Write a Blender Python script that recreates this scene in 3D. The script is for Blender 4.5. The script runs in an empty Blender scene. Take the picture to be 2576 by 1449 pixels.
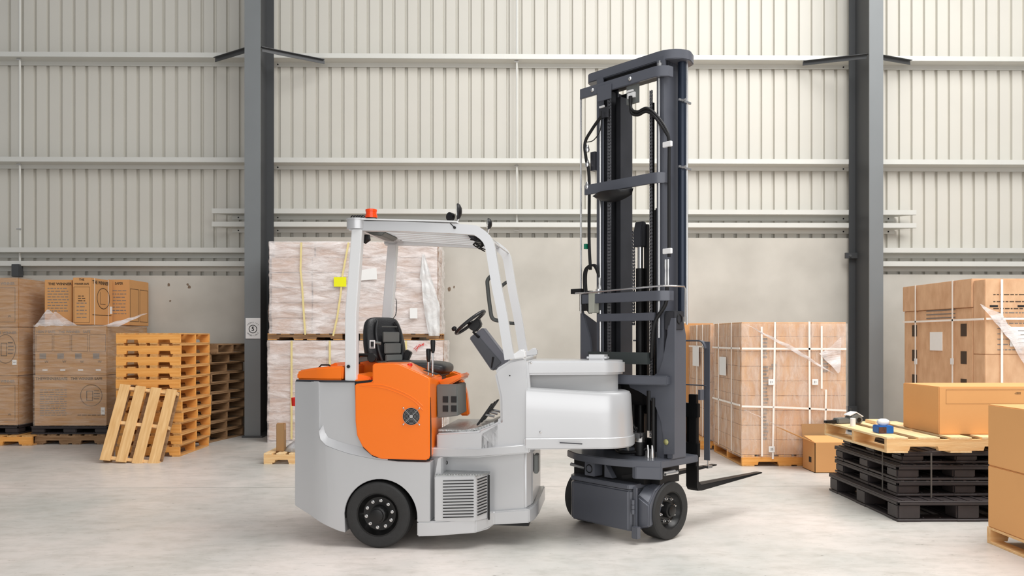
import bpy, bmesh, random
from math import *
from mathutils import Vector, Matrix, noise
random.seed(7)
C = bpy.context.scene.collection
# ------------------------------------------------------------------ camera geometry (used to measure the place from the photograph)
F, CX, HV, CAMH, YAW = 2000.0, 1288.0, 850.0, 1.5, radians(.8)
def ray(px, py):
    a = (px-CX)/F; b = (HV-py)/F
    return Vector((a*cos(YAW)+sin(YAW), cos(YAW)-a*sin(YAW), b))
def atY(px, py, Y):
    d = ray(px, py); return Vector((0, 0, CAMH)) + d*(Y/d.y)
class Frame:
    def __init__(s, o, deg):
        s.o = o; s.a = radians(deg); s.f = (cos(s.a), sin(s.a)); s.l = (-sin(s.a), cos(s.a))
        s.m = Matrix.Translation(Vector(o)) @ Matrix.Rotation(s.a, 4, 'Z')
        s.inv = s.m.inverted()
    def Ly(s, px, py, y):                      # ray meets the upright plane local y = const
        d = ray(px, py); A = d.x*s.l[0]+d.y*s.l[1]; t = (y+s.o[0]*s.l[0]+s.o[1]*s.l[1])/A
        return s.inv @ (Vector((0, 0, CAMH))+d*t)
    def Lx(s, px, py, x):
        d = ray(px, py); A = d.x*s.f[0]+d.y*s.f[1]; t = (x+s.o[0]*s.f[0]+s.o[1]*s.f[1])/A
        return s.inv @ (Vector((0, 0, CAMH))+d*t)
WORLD = Frame((0, 0, 0), 0)
T = Frame((-.8775, 5.6732, 0), -8)              # rear truck, x forward, y away from the viewer
M = Frame((1.2693, 5.8884, 0), 42)             # articulated mast unit
# ------------------------------------------------------------------ materials
def lin(h):
    h = h.lstrip('#'); r = []
    for i in (0, 2, 4):
        c = int(h[i:i+2], 16)/255; r.append(c/12.92 if c <= .04045 else ((c+.055)/1.055)**2.4)
    return (*r, 1)
MATS = {}
def mat(name, col, rough=.5, metal=0, var=.0, scale=8, bump=0, bscale=60, coat=0, stretch=(1, 1, 1), col2=None, spec=.5):
    if name in MATS: return MATS[name]
    m = bpy.data.materials.new(name); m.use_nodes = True; nt = m.node_tree; N = nt.nodes; L = nt.links
    b = N['Principled BSDF']; b.inputs['Roughness'].default_value = rough; b.inputs['Metallic'].default_value = metal
    b.inputs['Coat Weight'].default_value = coat; b.inputs['Specular IOR Level'].default_value = spec
    c = lin(col); tc = N.new('ShaderNodeTexCoord'); mp = N.new('ShaderNodeMapping'); mp.inputs['Scale'].default_value = stretch
    L.new(tc.outputs['Object'], mp.inputs['Vector'])
    nz = N.new('ShaderNodeTexNoise'); nz.inputs['Scale'].default_value = scale; nz.inputs['Detail'].default_value = 5
    L.new(mp.outputs[0], nz.inputs['Vector'])
    rp = N.new('ShaderNodeValToRGB'); rp.color_ramp.elements[0].position = .3; rp.color_ramp.elements[1].position = .7
    c2 = lin(col2) if col2 else tuple(x*(1-var) for x in c[:3])+(1,)
    rp.color_ramp.elements[0].color = c2; rp.color_ramp.elements[1].color = c
    L.new(nz.outputs['Fac'], rp.inputs['Fac']); L.new(rp.outputs['Color'], b.inputs['Base Color'])
    if bump:
        n2 = N.new('ShaderNodeTexNoise'); n2.inputs['Scale'].default_value = bscale; n2.inputs['Detail'].default_value = 3
        L.new(mp.outputs[0], n2.inputs['Vector'])
        bp = N.new('ShaderNodeBump'); bp.inputs['Strength'].default_value = bump; bp.inputs['Distance'].default_value = .01
        L.new(n2.outputs['Fac'], bp.inputs['Height']); L.new(bp.outputs[0], b.inputs['Normal'])
    MATS[name] = m; return m
def film(name, lo, hi, scale, stretch, tint='#fbf6f4', bump=.5):
    m = bpy.data.materials.new(name); m.use_nodes = True; nt = m.node_tree; N = nt.nodes; L = nt.links
    b = N['Principled BSDF']; b.inputs['Base Color'].default_value = lin(tint); b.inputs['Roughness'].default_value = .22
    out = N['Material Output']; tr = N.new('ShaderNodeBsdfTransparent'); mx = N.new('ShaderNodeMixShader')
    tc = N.new('ShaderNodeTexCoord'); mp = N.new('ShaderNodeMapping'); mp.inputs['Scale'].default_value = stretch
    nz = N.new('ShaderNodeTexNoise'); nz.inputs['Scale'].default_value = scale; nz.inputs['Detail'].default_value = 8; nz.inputs['Roughness'].default_value = .65
    nz.inputs['Distortion'].default_value = .6
    rp = N.new('ShaderNodeMapRange'); rp.inputs['From Min'].default_value = .36; rp.inputs['From Max'].default_value = .66
    rp.inputs['To Min'].default_value = lo; rp.inputs['To Max'].default_value = hi
    L.new(tc.outputs['Object'], mp.inputs['Vector']); L.new(mp.outputs[0], nz.inputs['Vector']); L.new(nz.outputs['Fac'], rp.inputs['Value'])
    L.new(rp.outputs[0], mx.inputs['Fac']); L.new(tr.outputs[0], mx.inputs[1]); L.new(b.outputs[0], mx.inputs[2]); L.new(mx.outputs[0], out.inputs['Surface'])
    bp = N.new('ShaderNodeBump'); bp.inputs['Strength'].default_value = bump; bp.inputs['Distance'].default_value = .02
    L.new(nz.outputs['Fac'], bp.inputs['Height']); L.new(bp.outputs[0], b.inputs['Normal'])
    return m
def wood(name, c1, c2, stretch):
    return mat(name, c1, .7, col2=c2, scale=6, bump=.25, bscale=30, stretch=stretch)
SILVER = mat('silver_paint', '#c9cacc', .32, .35, var=.03, scale=2, coat=.3)
POST = mat('pale_grey_paint', '#e4e5e6', .4, .1, var=.03, scale=2)
ORANGE = mat('orange_paint', '#ff7a00', .33, 0, var=.02, scale=2, coat=.35)
GREY = mat('slate_grey_paint', '#5d6069', .36, .2, var=.06, scale=4, coat=.2)
DGREY = mat('dark_mast_steel', '#4a4b50', .34, .5, var=.2, scale=5)
BLACK = mat('black_steel', '#141416', .45, .2, var=.2, scale=10)
BLUECYL = mat('blue_grey_cylinder', '#27303f', .25, .4, var=.05)
RUBBER = mat('tyre_rubber', '#2b2b2b', .65, 0, var=.2, scale=30, bump=.1, bscale=120)
RIM = mat('black_rim', '#161616', .35, .2, var=.1)
CHROME = mat('bright_steel', '#d8d8d8', .22, .95, var=.1)
GALV = mat('galvanised_plate', '#b9bcbc', .35, .7, var=.25, scale=30, bump=.5, bscale=60)
LEATHER = mat('black_vinyl', '#26272a', .38, 0, var=.15, scale=20, bump=.15, bscale=90)
GREYPL = mat('grey_plastic', '#6e716f', .5, 0, var=.1)
REDPL = mat('red_plastic', '#e01c10', .35, 0, var=.05)
BEACON = mat('orange_lens', '#ff4a08', .2, 0, var=.1)
WHITE = mat('white_plastic', '#eeeeee', .45, 0, var=.03)
PAPER = mat('white_paper', '#f4f4f2', .7, 0, var=.02)
YELLOWP = mat('yellow_label', '#f4f400', .6, 0, var=.02)
INK = mat('printed_ink', '#4a3a2c', .8, 0, var=.1)
BLACKINK = mat('black_ink', '#1d1d1f', .7, 0, var=.1)
PALEINK = mat('faint_grey_ink', '#8a8078', .8, 0, var=.1)
SHEET = mat('wall_sheeting_paint', '#d3d0c7', .5, 0, var=.04, scale=1.2)
GIRTM = mat('girt_paint', '#dbdbd5', .45, .1, var=.05, scale=2)
COLM = mat('column_grey_paint', '#7c8082', .5, .1, var=.06, scale=2)
COLD = mat('column_dark_grey', '#4a4c4e', .5, .1, var=.06, scale=2)  # darker version of the column grey, for webs, back flanges and small steel
CARD = mat('cardboard', '#d9a066', .8, 0, var=.06, scale=3, bump=.08)
CARDD = mat('cardboard_dull', '#c69a6c', .8, 0, col2='#b4875a', scale=4, bump=.1, stretch=(1, 1, 8))
CARDP = mat('cardboard_plain', '#e8ad6e', .8, 0, var=.05, scale=2, bump=.05)
CARDB = mat('cardboard_brown', '#a98358', .8, 0, var=.1, scale=3, bump=.08)
CARDK = mat('cardboard_pink', '#e3c9b8', .8, 0, col2='#d4b39c', scale=5, bump=.1, stretch=(1, 1, 6))
CARDR = mat('cardboard_right', '#e2b992', .8, 0, col2='#cfa27c', scale=5, bump=.2, bscale=40, stretch=(2, 2, 1))
TAPE = mat('brown_tape', '#c08a50', .35, 0, var=.05)
STRAPW = mat('white_strap', '#f5efe6', .4, 0, var=.03)
STRAPY = mat('yellow_strap', '#f0de9c', .5, 0, var=.1)
PLAST = mat('black_pallet_plastic', '#3a3435', .5, 0, var=.25, scale=12)
WOODX = wood('pine_along_x', '#f7b462', '#e39a46', (.6, 6, 6))
WOODY = wood('pine_along_y', '#e2b070', '#c98f4e', (6, .6, 6))
OLDX = wood('weathered_pine_along_x', '#a58360', '#7d5c3c', (.6, 6, 6))
OLDY = wood('weathered_pine_along_y', '#a58360', '#6f5236', (6, .6, 6))
PALEX = wood('pale_pine_along_x', '#f6cf98', '#e8b67a', (.6, 6, 6))
PALEY = wood('pale_pine_along_y', '#f8dcae', '#ecc48c', (6, .6, 6))
FILMW = film('clear_stretch_film', .04, .5, 3.0, (1, 1, 5), '#f6eee8', .5)
FILMB = film('brown_stack_film', .04, .36, 3.0, (1, 1, 9), '#f0dfce', .7)
FILMH = film('heavy_white_film', .3, .95, 2.2, (1.2, 1.2, 5), '#fbf4f2', 1.0)
FILMV = film('vertical_creased_film', .06, .5, 4.0, (3, 3, .8), '#f4e6da', .8)
FILMS = film('silver_crinkled_film', .6, 1.0, 9, (1, 1, 1), '#d8dade', 1)
MIRG = mat('mirror_glass', '#cfd3d4', .05, 1)
# ------------------------------------------------------------------ mesh helpers
class MB:
    def __init__(s): s.bm = bmesh.new()
    def box(s, x0, x1, y0, y1, z0, z1, rot=None, at=None):
        r = bmesh.ops.create_cube(s.bm, size=1)['verts']
        for v in r:
            v.co = Vector(((x0+x1)/2+v.co.x*(x1-x0), (y0+y1)/2+v.co.y*(y1-y0), (z0+z1)/2+v.co.z*(z1-z0)))
            if rot: v.co = Vector(at)+rot @ (v.co-Vector(at))
        return r
    def bar(s, p, q, w, h, up=(0, 0, 1)):
        p = Vector(p); q = Vector(q); d = (q-p).normalized(); sd = d.cross(Vector(up))
        if sd.length < 1e-4: sd = d.cross(Vector((1, 0, 0)))
        sd.normalize(); u = sd.cross(d); vs = []
        for e in (p, q):
            for a, b in ((-1, -1), (1, -1), (1, 1), (-1, 1)): vs.append(s.bm.verts.new(e+sd*a*w/2+u*b*h/2))
        for f in ((0, 1, 2, 3), (7, 6, 5, 4), (0, 4, 5, 1), (1, 5, 6, 2), (2, 6, 7, 3), (3, 7, 4, 0)): s.bm.faces.new([vs[i] for i in f])
    def tube(s, pts, r, n=10, closed=False):
        pts = [Vector(p) for p in pts]; rings = []; prev = None; K = len(pts)
        for i, p in enumerate(pts):
            if closed: d = (pts[(i+1) % K]-pts[i-1]).normalized()
            else: d = (pts[min(i+1, K-1)]-pts[max(i-1, 0)]).normalized()
            if prev is None:
                a = d.cross(Vector((0, 0, 1)))
                if a.length < .1: a = d.cross(Vector((1, 0, 0)))
                a.normalize()
            else:
                a = (prev-d*prev.dot(d)).normalized()
            prev = a; b = d.cross(a); rr = r[i] if isinstance(r, (list, tuple)) else r
            rings.append([s.bm.verts.new(p+(a*cos(2*pi*k/n)+b*sin(2*pi*k/n))*rr) for k in range(n)])
        seq = list(range(K-1))+([K-1] if closed else [])
        for i in seq:
            A = rings[i]; B = rings[(i+1) % K]
            for k in range(n): s.bm.faces.new((A[k], A[(k+1) % n], B[(k+1) % n], B[k]))
        if not closed:
            s.bm.faces.new(rings[0][::-1]); s.bm.faces.new(rings[-1])
    def cyl(s, p, q, r, n=20): s.tube([p, q], r, n)
    def prism(s, poly, f0, f1):                # poly of 2D points, f0/f1 turn a point into 3D
        a = [s.bm.verts.new(f0(*p)) for p in poly]; b = [s.bm.verts.new(f1(*p)) for p in poly]; n = len(poly)
        s.bm.faces.new(a); s.bm.faces.new(b[::-1])
        for i in range(n): s.bm.faces.new((a[i], b[i], b[(i+1) % n], a[(i+1) % n]))
    def side(s, poly, y0, y1): s.prism(poly, lambda x, z: Vector((x, y0, z)), lambda x, z: Vector((x, y1, z)))
    def plan(s, poly, z0, z1): s.prism(poly, lambda x, y: Vector((x, y, z0)), lambda x, y: Vector((x, y, z1)))
    def back(s, poly, x0, x1): s.prism(poly, lambda y, z: Vector((x0, y, z)), lambda y, z: Vector((x1, y, z)))
    def lathe(s, prof, c, ax, n=48, cap=(1, 1)):           # prof = (distance along axis, radius)
        c = Vector(c); ax = Vector(ax).normalized(); a = ax.cross(Vector((0, 0, 1)))
        if a.length < .1: a = Vector((1, 0, 0))
        a.normalize(); b = ax.cross(a); rings = []
        for t, r in prof: rings.append([s.bm.verts.new(c+ax*t+(a*cos(2*pi*k/n)+b*sin(2*pi*k/n))*max(r, 1e-4)) for k in range(n)])
        for i in range(len(rings)-1):
            for k in range(n): s.bm.faces.new((rings[i][k], rings[i][(k+1) % n], rings[i+1][(k+1) % n], rings[i+1][k]))
        if cap[0]: s.bm.faces.new(rings[0][::-1])
        if cap[1]: s.bm.faces.new(rings[-1])
    def plan2(s, pts):                          # points (x, y, z bottom, z top)
        s.loft([[(p[0], p[1], p[2]) for p in pts], [(p[0], p[1], p[3]) for p in pts]])
    def loft(s, rings, cap=True):
        R = [[s.bm.verts.new(Vector(p)) for p in r] for r in rings]; n = len(R[0])
        for i in range(len(R)-1):
            for k in range(n): s.bm.faces.new((R[i][k], R[i][(k+1) % n], R[i+1][(k+1) % n], R[i+1][k]))
        if cap: s.bm.faces.new(R[0][::-1]); s.bm.faces.new(R[-1])
    def cut(s, co, no):
        g = s.bm.verts[:]+s.bm.edges[:]+s.bm.faces[:]
        bmesh.ops.bisect_plane(s.bm, geom=g, plane_co=co, plane_no=no)
    def build(s, name, m, parent=None, fr=WORLD, bev=0, seg=2, ang=35, sub=0):
        bm = s.bm
        bmesh.ops.recalc_face_normals(bm, faces=bm.faces[:])
        if bev:
            es = [e for e in bm.edges if len(e.link_faces) == 2 and e.calc_face_angle(0) > radians(28)]
            bmesh.ops.bevel(bm, geom=es, offset=bev, segments=seg, affect='EDGES', clamp_overlap=True)
        if sub:
            for e in bm.edges: e.smooth = True
        for f in bm.faces: f.smooth = True
        for e in bm.edges:
            if len(e.link_faces) == 2 and e.calc_face_angle(0) > radians(ang): e.smooth = False
        W = fr.m
        bm.transform(W)
        if parent is None:
            lo = Vector((min(v.co.x for v in bm.verts), min(v.co.y for v in bm.verts), min(v.co.z for v in bm.verts)))
            hi = Vector((max(v.co.x for v in bm.verts), max(v.co.y for v in bm.verts), max(v.co.z for v in bm.verts)))
            P = Matrix.Translation(Vector(((lo.x+hi.x)/2, (lo.y+hi.y)/2, lo.z)))
        else: P = WM[parent.name]
        bm.transform(P.inverted())
        me = bpy.data.meshes.new(name); bm.to_mesh(me); bm.free()
        me.materials.append(m)
        o = bpy.data.objects.new(name, me); C.objects.link(o)
        if parent is None: o.matrix_world = P
        else: o.parent = parent
        WM[o.name] = P
        return o
WM = {}
def tag(o, label=None, cat=None, group=None, kind=None):
    if label: o['label'] = label
    if cat: o['category'] = cat
    if group: o['group'] = group
    if kind: o['kind'] = kind
    return o
def thing(name, label, cat, loc=(0, 0, 0), deg=0, group=None):
    o = bpy.data.objects.new(name, None); C.objects.link(o); o.empty_display_size = .1
    o.location = loc; o.rotation_euler = (0, 0, radians(deg))
    WM[o.name] = Matrix.Translation(Vector(loc)) @ Matrix.Rotation(radians(deg), 4, 'Z')
    return tag(o, label, cat, group)
def dup(root, loc, rot, label, group=None):
    r = root.copy(); C.objects.link(r); r.location = loc; r.rotation_euler = rot
    tag(r, label, None, group)
    for ch in list(root.children):
        c = ch.copy(); C.objects.link(c); c.parent = r
        for g in list(ch.children):
            d = g.copy(); C.objects.link(d); d.parent = c
    return r
def ribbon(pts, th):                           # polyline to a closed outline of that thickness (to the right/below of the line)
    pts = [Vector(p) for p in pts]; off = []
    for i in range(len(pts)):
        d = (pts[min(i+1, len(pts)-1)]-pts[max(i-1, 0)]).normalized(); off.append(pts[i]+Vector((d.y, -d.x))*th)
    return [tuple(p) for p in pts]+[tuple(p) for p in off[::-1]]
def arc(cx, cz, r, a0, a1, n): return [(cx+r*cos(radians(a0+(a1-a0)*i/n)), cz+r*sin(radians(a0+(a1-a0)*i/n))) for i in range(n+1)]
def smooth_path(pts, n=6):                     # Catmull-Rom
    P = [Vector(p) for p in pts]; out = []
    for i in range(len(P)-1):
        a = P[max(i-1, 0)]; b = P[i]; c = P[i+1]; d = P[min(i+2, len(P)-1)]
        for k in range(n):
            t = k/n; out.append(.5*((2*b)+(c-a)*t+(2*a-5*b+4*c-d)*t*t+(3*b-a-3*c+d)*t**3))
    out.append(P[-1]); return out
FONTS = {}
def text(name, s, size, org, ux, uy, m, parent, align='LEFT', sx=1.0, bold=0):
    cu = bpy.data.curves.new('t', 'FONT'); cu.body = s; cu.size = size; cu.align_x = align; cu.align_y = 'CENTER'; cu.extrude = .0006; cu.offset = bold
    o = bpy.data.objects.new('t', cu); C.objects.link(o)
    dg = bpy.context.evaluated_depsgraph_get(); me = bpy.data.meshes.new_from_object(o.evaluated_get(dg))
    bpy.data.objects.remove(o); bpy.data.curves.remove(cu)
    ux = Vector(ux).normalized()*sx; uy = Vector(uy).normalized(); uz = ux.cross(uy).normalized()
    Q = Matrix.Translation(Vector(org)) @ Matrix((ux, uy, uz)).transposed().to_4x4()
    me.transform(WM[parent.name].inverted() @ Q); me.materials.clear(); me.materials.append(m); me.name = name
    r = bpy.data.objects.new(name, me); C.objects.link(r); r.parent = parent; WM[r.name] = WM[parent.name]
    return r
def grid_film(name, m, parent, x0, x1, y0, y1, z0, z1, amp=.012, faces='flr', step=.06, label=None, topskip=None, fr=WORLD):
    b = MB()
    def sheet(o, u, v, nrm):
        U = max(2, int(u.length/step)); V = max(2, int(v.length/step)); g = []
        for i in range(U+1):
            row = []
            for j in range(V+1):
                p = o+u*(i/U)+v*(j/V)
                k = noise.noise(Vector((p.x*3, p.y*3, p.z*14)))*amp + noise.noise(p*2.2)*amp
                row.append(b.bm.verts.new(p+nrm*(abs(k)+.002)))
            g.append(row)
        for i in range(U):
            for j in range(V):
                b.bm.faces.new((g[i][j], g[i+1][j], g[i+1][j+1], g[i][j+1]))
    V3 = Vector
    if 'f' in faces: sheet(V3((x0, y0, z0)), V3((x1-x0, 0, 0)), V3((0, 0, z1-z0)), V3((0, -1, 0)))
    if 'l' in faces: sheet(V3((x0, y0, z0)), V3((0, y1-y0, 0)), V3((0, 0, z1-z0)), V3((-1, 0, 0)))
    if 'r' in faces: sheet(V3((x1, y0, z0)), V3((0, y1-y0, 0)), V3((0, 0, z1-z0)), V3((1, 0, 0)))
    if 't' in faces: sheet(V3((x0, y0, z1)), V3((x1-x0, 0, 0)), V3((0, y1-y0, 0)), V3((0, 0, 1)))
    return b.build(name, m, parent, fr, ang=180)
# ================================================================== SETTING
WY = 12.95                                     # inner face of the sheeting
def struct(o): o['kind'] = 'structure'; return o
# floor
fm = bpy.data.materials.new('polished_concrete_floor'); fm.use_nodes = True; N = fm.node_tree.nodes; L = fm.node_tree.links
bs = N['Principled BSDF']; tc = N.new('ShaderNodeTexCoord')
def nz(scale, stretch, det=6, rough=.6):
    mp = N.new('ShaderNodeMapping'); mp.inputs['Scale'].default_value = stretch; n = N.new('ShaderNodeTexNoise')
    n.inputs['Scale'].default_value = scale; n.inputs['Detail'].default_value = det; n.inputs['Roughness'].default_value = rough
    L.new(tc.outputs['Object'], mp.inputs[0]); L.new(mp.outputs[0], n.inputs['Vector']); return n
def ramp(src, p0, c0, p1, c1):
    r = N.new('ShaderNodeValToRGB'); e = r.color_ramp.elements; e[0].position = p0; e[0].color = c0; e[1].position = p1; e[1].color = c1
    L.new(src, r.inputs['Fac']); return r
big = ramp(nz(.55, (1, .8, 1)).outputs['Fac'], .36, lin('#c4c4bf'), .64, lin('#e4dbd5'))
sm = ramp(nz(5, (1, 2.2, 1), 8, .7).outputs['Fac'], .32, (.82, .82, .80, 1), .55, (1, 1, 1, 1))
sp = ramp(nz(13, (.7, 2.6, 1), 6, .8).outputs['Fac'], .31, (.25, .24, .22, 1), .375, (1, 1, 1, 1))
def mul(a, b):
    m = N.new('ShaderNodeMix'); m.data_type = 'RGBA'; m.blend_type = 'MULTIPLY'; m.inputs[0].default_value = 1
    L.new(a, m.inputs[6]); L.new(b, m.inputs[7]); return m.outputs[2]
L.new(mul(mul(big.outputs[0], sm.outputs[0]), sp.outputs[0]), bs.inputs['Base Color'])
rr = N.new('ShaderNodeMapRange'); L.new(nz(2, (1, 1, 1)).outputs['Fac'], rr.inputs['Value']); rr.inputs['To Min'].default_value = .26; rr.inputs['To Max'].default_value = .5
L.new(rr.outputs[0], bs.inputs['Roughness']); bs.inputs['Specular IOR Level'].default_value = .35
b = MB(); b.box(-11, 12, -4, 13.3, -.1, 0); struct(b.build('floor', fm))
# floor joint
for y in (8.0,):
    b = MB(); b.box(-11, 12, y, y+.006, 0, .0008); j = b.build('trim_1', mat('joint_sealant', '#8f8c86', .8)); struct(j)
# corrugated sheeting
b = MB(); pr = []; x = -10.8; pitch = .2065
while x < 11.8:
    pr += [(x, 0), (x+pitch-.056, 0), (x+pitch-.046, .048), (x+pitch-.010, .048)]; x += pitch
lo = [b.bm.verts.new((p[0], WY+p[1], 2.1)) for p in pr]; hi = [b.bm.verts.new((p[0], WY+p[1], 8.6)) for p in pr]
for i in range(len(pr)-1): b.bm.faces.new((lo[i], lo[i+1], hi[i+1], hi[i]))
struct(b.build('wall_back', SHEET, ang=20))
# precast concrete base panels
cm = mat('precast_concrete', '#cfcbc2', .75, 0, col2='#b8b4ab', scale=1.1, bump=.05, bscale=40)
xa = atY(652, 0, 12.8).x; xb = atY(2186, 0, 12.8).x
for nm, a, c, z in (('wall_left', -11, xa, 2.5), ('wall_middle', xa, xb, 3.12), ('wall_right', xb, 12, 2.53)):
    b = MB(); b.box(a+.006, c-.006, 12.82, 12.93, 0, z); struct(b.build(nm, cm, bev=.006))
# marks where paint has chipped off the concrete
PATCH = mat('bare_concrete_patch', '#8d7a68', .9, var=.3, scale=40)
for k, (px, py, s) in enumerate([(424, 716, 6), (428, 757, 4), (476, 722, 6), (1131, 727, 7), (1142, 722, 4), (472, 716, 4)]):
    p = atY(px, py, 12.818); b = MB(); n = 9
    b.prism([(p.x+cos(i*2*pi/n)*s*.005*random.uniform(.5, 1.1), p.z+sin(i*2*pi/n)*s*.006*random.uniform(.5, 1.1)) for i in range(n)],
            lambda x, z: Vector((x, 12.8205, z)), lambda x, z: Vector((x, 12.817, z)))
    tag(b.build('paint_chip', PATCH), ['small brown paint chip high on left concrete wall', 'lower single brown paint chip on left concrete wall', 'paint chip on concrete right of the left pair',
        'larger paint chip on middle wall right of wrapped load', 'smaller upper paint chip on middle wall right of wrapped load', 'tiny paint chip touching the right-hand chip on left wall'][k], 'paint chip')
# steel columns
def column(name, label, x0, x1, flip, sign=False):
    y0, y1 = 12.0, 12.72; xm = (x0+x1)/2
    t = thing('steel_column', label, 'column', (xm, y0, 0))
    b = MB(); b.box(x0, x1, y0, y0+.02, 0, 8.6); b.build('front_flange', COLM, t)
    b = MB(); b.box(xm-.008, xm+.008, y0+.02, y1-.02, 0, 8.6); b.build('web', COLD, t)
    b = MB(); b.box(x0, x1, y1-.02, y1, 0, 8.6); b.build('back_flange', COLD, t)
    b = MB(); b.box(x0-.03, x1+.03, y0-.03, y1+.02, 0, .03); b.build('base_plate', COLD, t)
    return t
p = atY(615, 0, 12.0).x; q = atY(655, 0, 12.0).x
column('steel_column', 'dark grey steel column carrying the round speed limit sign', p, q, False)
p2 = atY(2187, 0, 12.0).x; q2 = atY(2222, 0, 12.0).x
col2 = column('steel_column', 'grey steel column between the strapped carton stacks on the right', p2, q2, True)
# cleats on the right column
for py in (643, 1030):
    c = atY(2143, py, 12.6); b = MB(); b.box(c.x-.09, c.x+.12, 12.62, 12.66, c.z-.04, c.z+.05); k = b.build('cleat', COLD, col2)
    b = MB(); b.cyl((c.x-.02, 12.6, c.z), (c.x-.02, 12.63, c.z), .02, 8); b.build('bolt', CHROME, k)
# fly braces
for k, (x, y, s, lab) in enumerate([(p, 118, (541, 151), 'dark steel brace left of the column with the sign'), (q, 115, (816, 156), 'dark steel brace right of the column with the sign'),
                               (p2, 125, (2020, 160), 'dark steel brace left of the right-hand column'), (q2, 128, (2290, 158), 'dark steel brace right of the right-hand column')]):
    a = atY(1288, y, 12.0); e = atY(s[0], s[1]-8, 12.68)
    b = MB(); b.bar((x, 12.05, a.z-.02), (e.x, 12.66, e.z-.02), .05, .008); b.bar((x, 12.08, a.z-.05), (e.x, 12.69, e.z-.05), .008, .06)
    tag(b.build('fly_brace', COLD), lab, 'brace', 'steel braces from columns to the top rail')
# girts: front lip, web, rear lip
def girt(x0, x1, pylip, label, skew=0, wdth=.22, group='horizontal wall rails'):
    z = CAMH+(HV-pylip)*12.72/F
    t = thing('wall_rail', label, 'wall rail', ((x0+x1)/2, 12.72, z), group=group)
    b = MB(); b.box(x0, x1, 12.715, 12.722, z, z+.075); b.build('front_lip', GIRTM, t)
    b = MB()
    vs = [(x0-skew*0, 12.722), (x1, 12.722), (x1-(.25 if skew > 0 else 0), 12.94), (x0+(.25 if skew < 0 else 0), 12.94)]
    b.plan(vs, z-.004, z+.003); b.build('web', GIRTM, t)
    xa_ = x0+(.25 if skew < 0 else 0); xb_ = x1-(.25 if skew > 0 else 0)
    b = MB(); b.box(xa_, xb_, 12.934, 12.942, z-.07, z); b.build('rear_lip', GIRTM, t)
    for xx in ([xa_+.1, xb_-.1]):
        b = MB(); b.cyl((xx, 12.925, z-.035), (xx, 12.94, z-.035), .012, 8); b.build('bolt', BLACK, t)
    return t
cl = (p+q)/2; cr = (p2+q2)/2
EL, ER = -10.8, 11.8
for i, (a, c, side) in enumerate([(EL, cl, 'left of the signed column'), (cl+.02, cr, 'between the two columns'), (cr+.02, ER, 'right of the right column')]):
    girt(a, c, 148, 'pale steel wall rail '+side+', highest row')
    girt(a, c, 410, 'pale steel wall rail '+side+', second row from top')
xl = atY(533, 0, 12.72).x; xr = atY(2305, 0, 12.72).x
t1 = girt(xl, cl, 538, 'short stub of pale wall rail left of the signed column, upper', -1); girt(xl, cl, 571, 'short stub of pale wall rail left of the signed column, lower', -1)
girt(cl+.02, cr, 538, 'pale wall rail between columns, upper of the close pair'); girt(cl+.02, cr, 571, 'pale wall rail between columns, lower of the close pair')
girt(cr+.02, xr, 538, 'short stub of pale wall rail right of right column, upper', 1); girt(cr+.02, xr, 571, 'short stub of pale wall rail right of right column, lower', 1)
girt(EL, cl, 636, 'pale wall rail above left concrete, upper of the close pair'); girt(EL, cl, 670, 'pale wall rail above left concrete, lower of the close pair')
girt(cr+.02, ER, 634, 'pale wall rail above right concrete, upper of the close pair'); girt(cr+.02, ER, 668, 'pale wall rail above right concrete, lower of the close pair')
# sag rods
for px, z0, lab in ((50, 2.62, 'thin upright rod at far left tying the wall rails'), (1300, 3.36, 'thin upright rod in middle of wall tying the rails')):
    c = atY(px, 100, 12.8); b = MB(); b.cyl((c.x, 12.8, z0), (c.x, 12.8, 8.5), .016, 10)
    t = thing('tie_rod', lab, 'rod', (c.x, 12.8, z0)); b.build('rod', GIRTM, t)
    if px == 50: c5 = atY(45, 678, 12.75); b = MB(); b.box(c5.x-.05, c5.x+.07, 12.66, 12.78, c5.z-.12, c5.z+.08); b.build('bracket_box', COLD, t, bev=.006)
    for py in (148, 410, 571):
        z = CAMH+(HV-py)*12.8/F; b = MB(); b.cyl((c.x-.04, 12.78, z-.05), (c.x+.03, 12.78, z-.05), .012, 8); b.build('nut', CHROME, t)
# speed limit sign
sx0 = atY(618, 800, 11.99); sx1 = atY(655, 852, 11.99)
t = thing('speed_sign', 'white speed limit sign with a circled 5 on the grey column', 'sign', ((sx0.x+sx1.x)/2, 11.98, sx1.z))
b = MB(); b.box(sx0.x, sx1.x, 11.985, 11.998, sx1.z, sx0.z); b.build('panel', WHITE, t, bev=.002)
cx, cz = (sx0.x+sx1.x)/2, (sx0.z+sx1.z)/2-.01
b = MB(); b.tube([(cx+.058*cos(a*pi/16), 11.983, cz+.058*sin(a*pi/16)) for a in range(32)], .005, 6, True); b.build('ring', BLACKINK, t)
text('number', '5', .085, (cx, 11.982, cz), (1, 0, 0), (0, 0, 1), BLACKINK, t, 'CENTER', 1, .002)
for s, r, a0, a1, flip in (('FORKLIFT', .098, 142, 38, 1), ('SPEED LIMIT', .100, 218, 322, -1)):
    for i, ch in enumerate(s):
        a = radians(a0+(a1-a0)*i/(len(s)-1)); rad = Vector((cos(a), 0, sin(a))); up = rad*flip; ux = Vector((up.z, 0, -up.x))
        if ch != ' ': text('letter', ch, .026, Vector((cx, 11.982, cz))+rad*r, ux, up, BLACKINK, t, 'CENTER', 1, .0)
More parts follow.
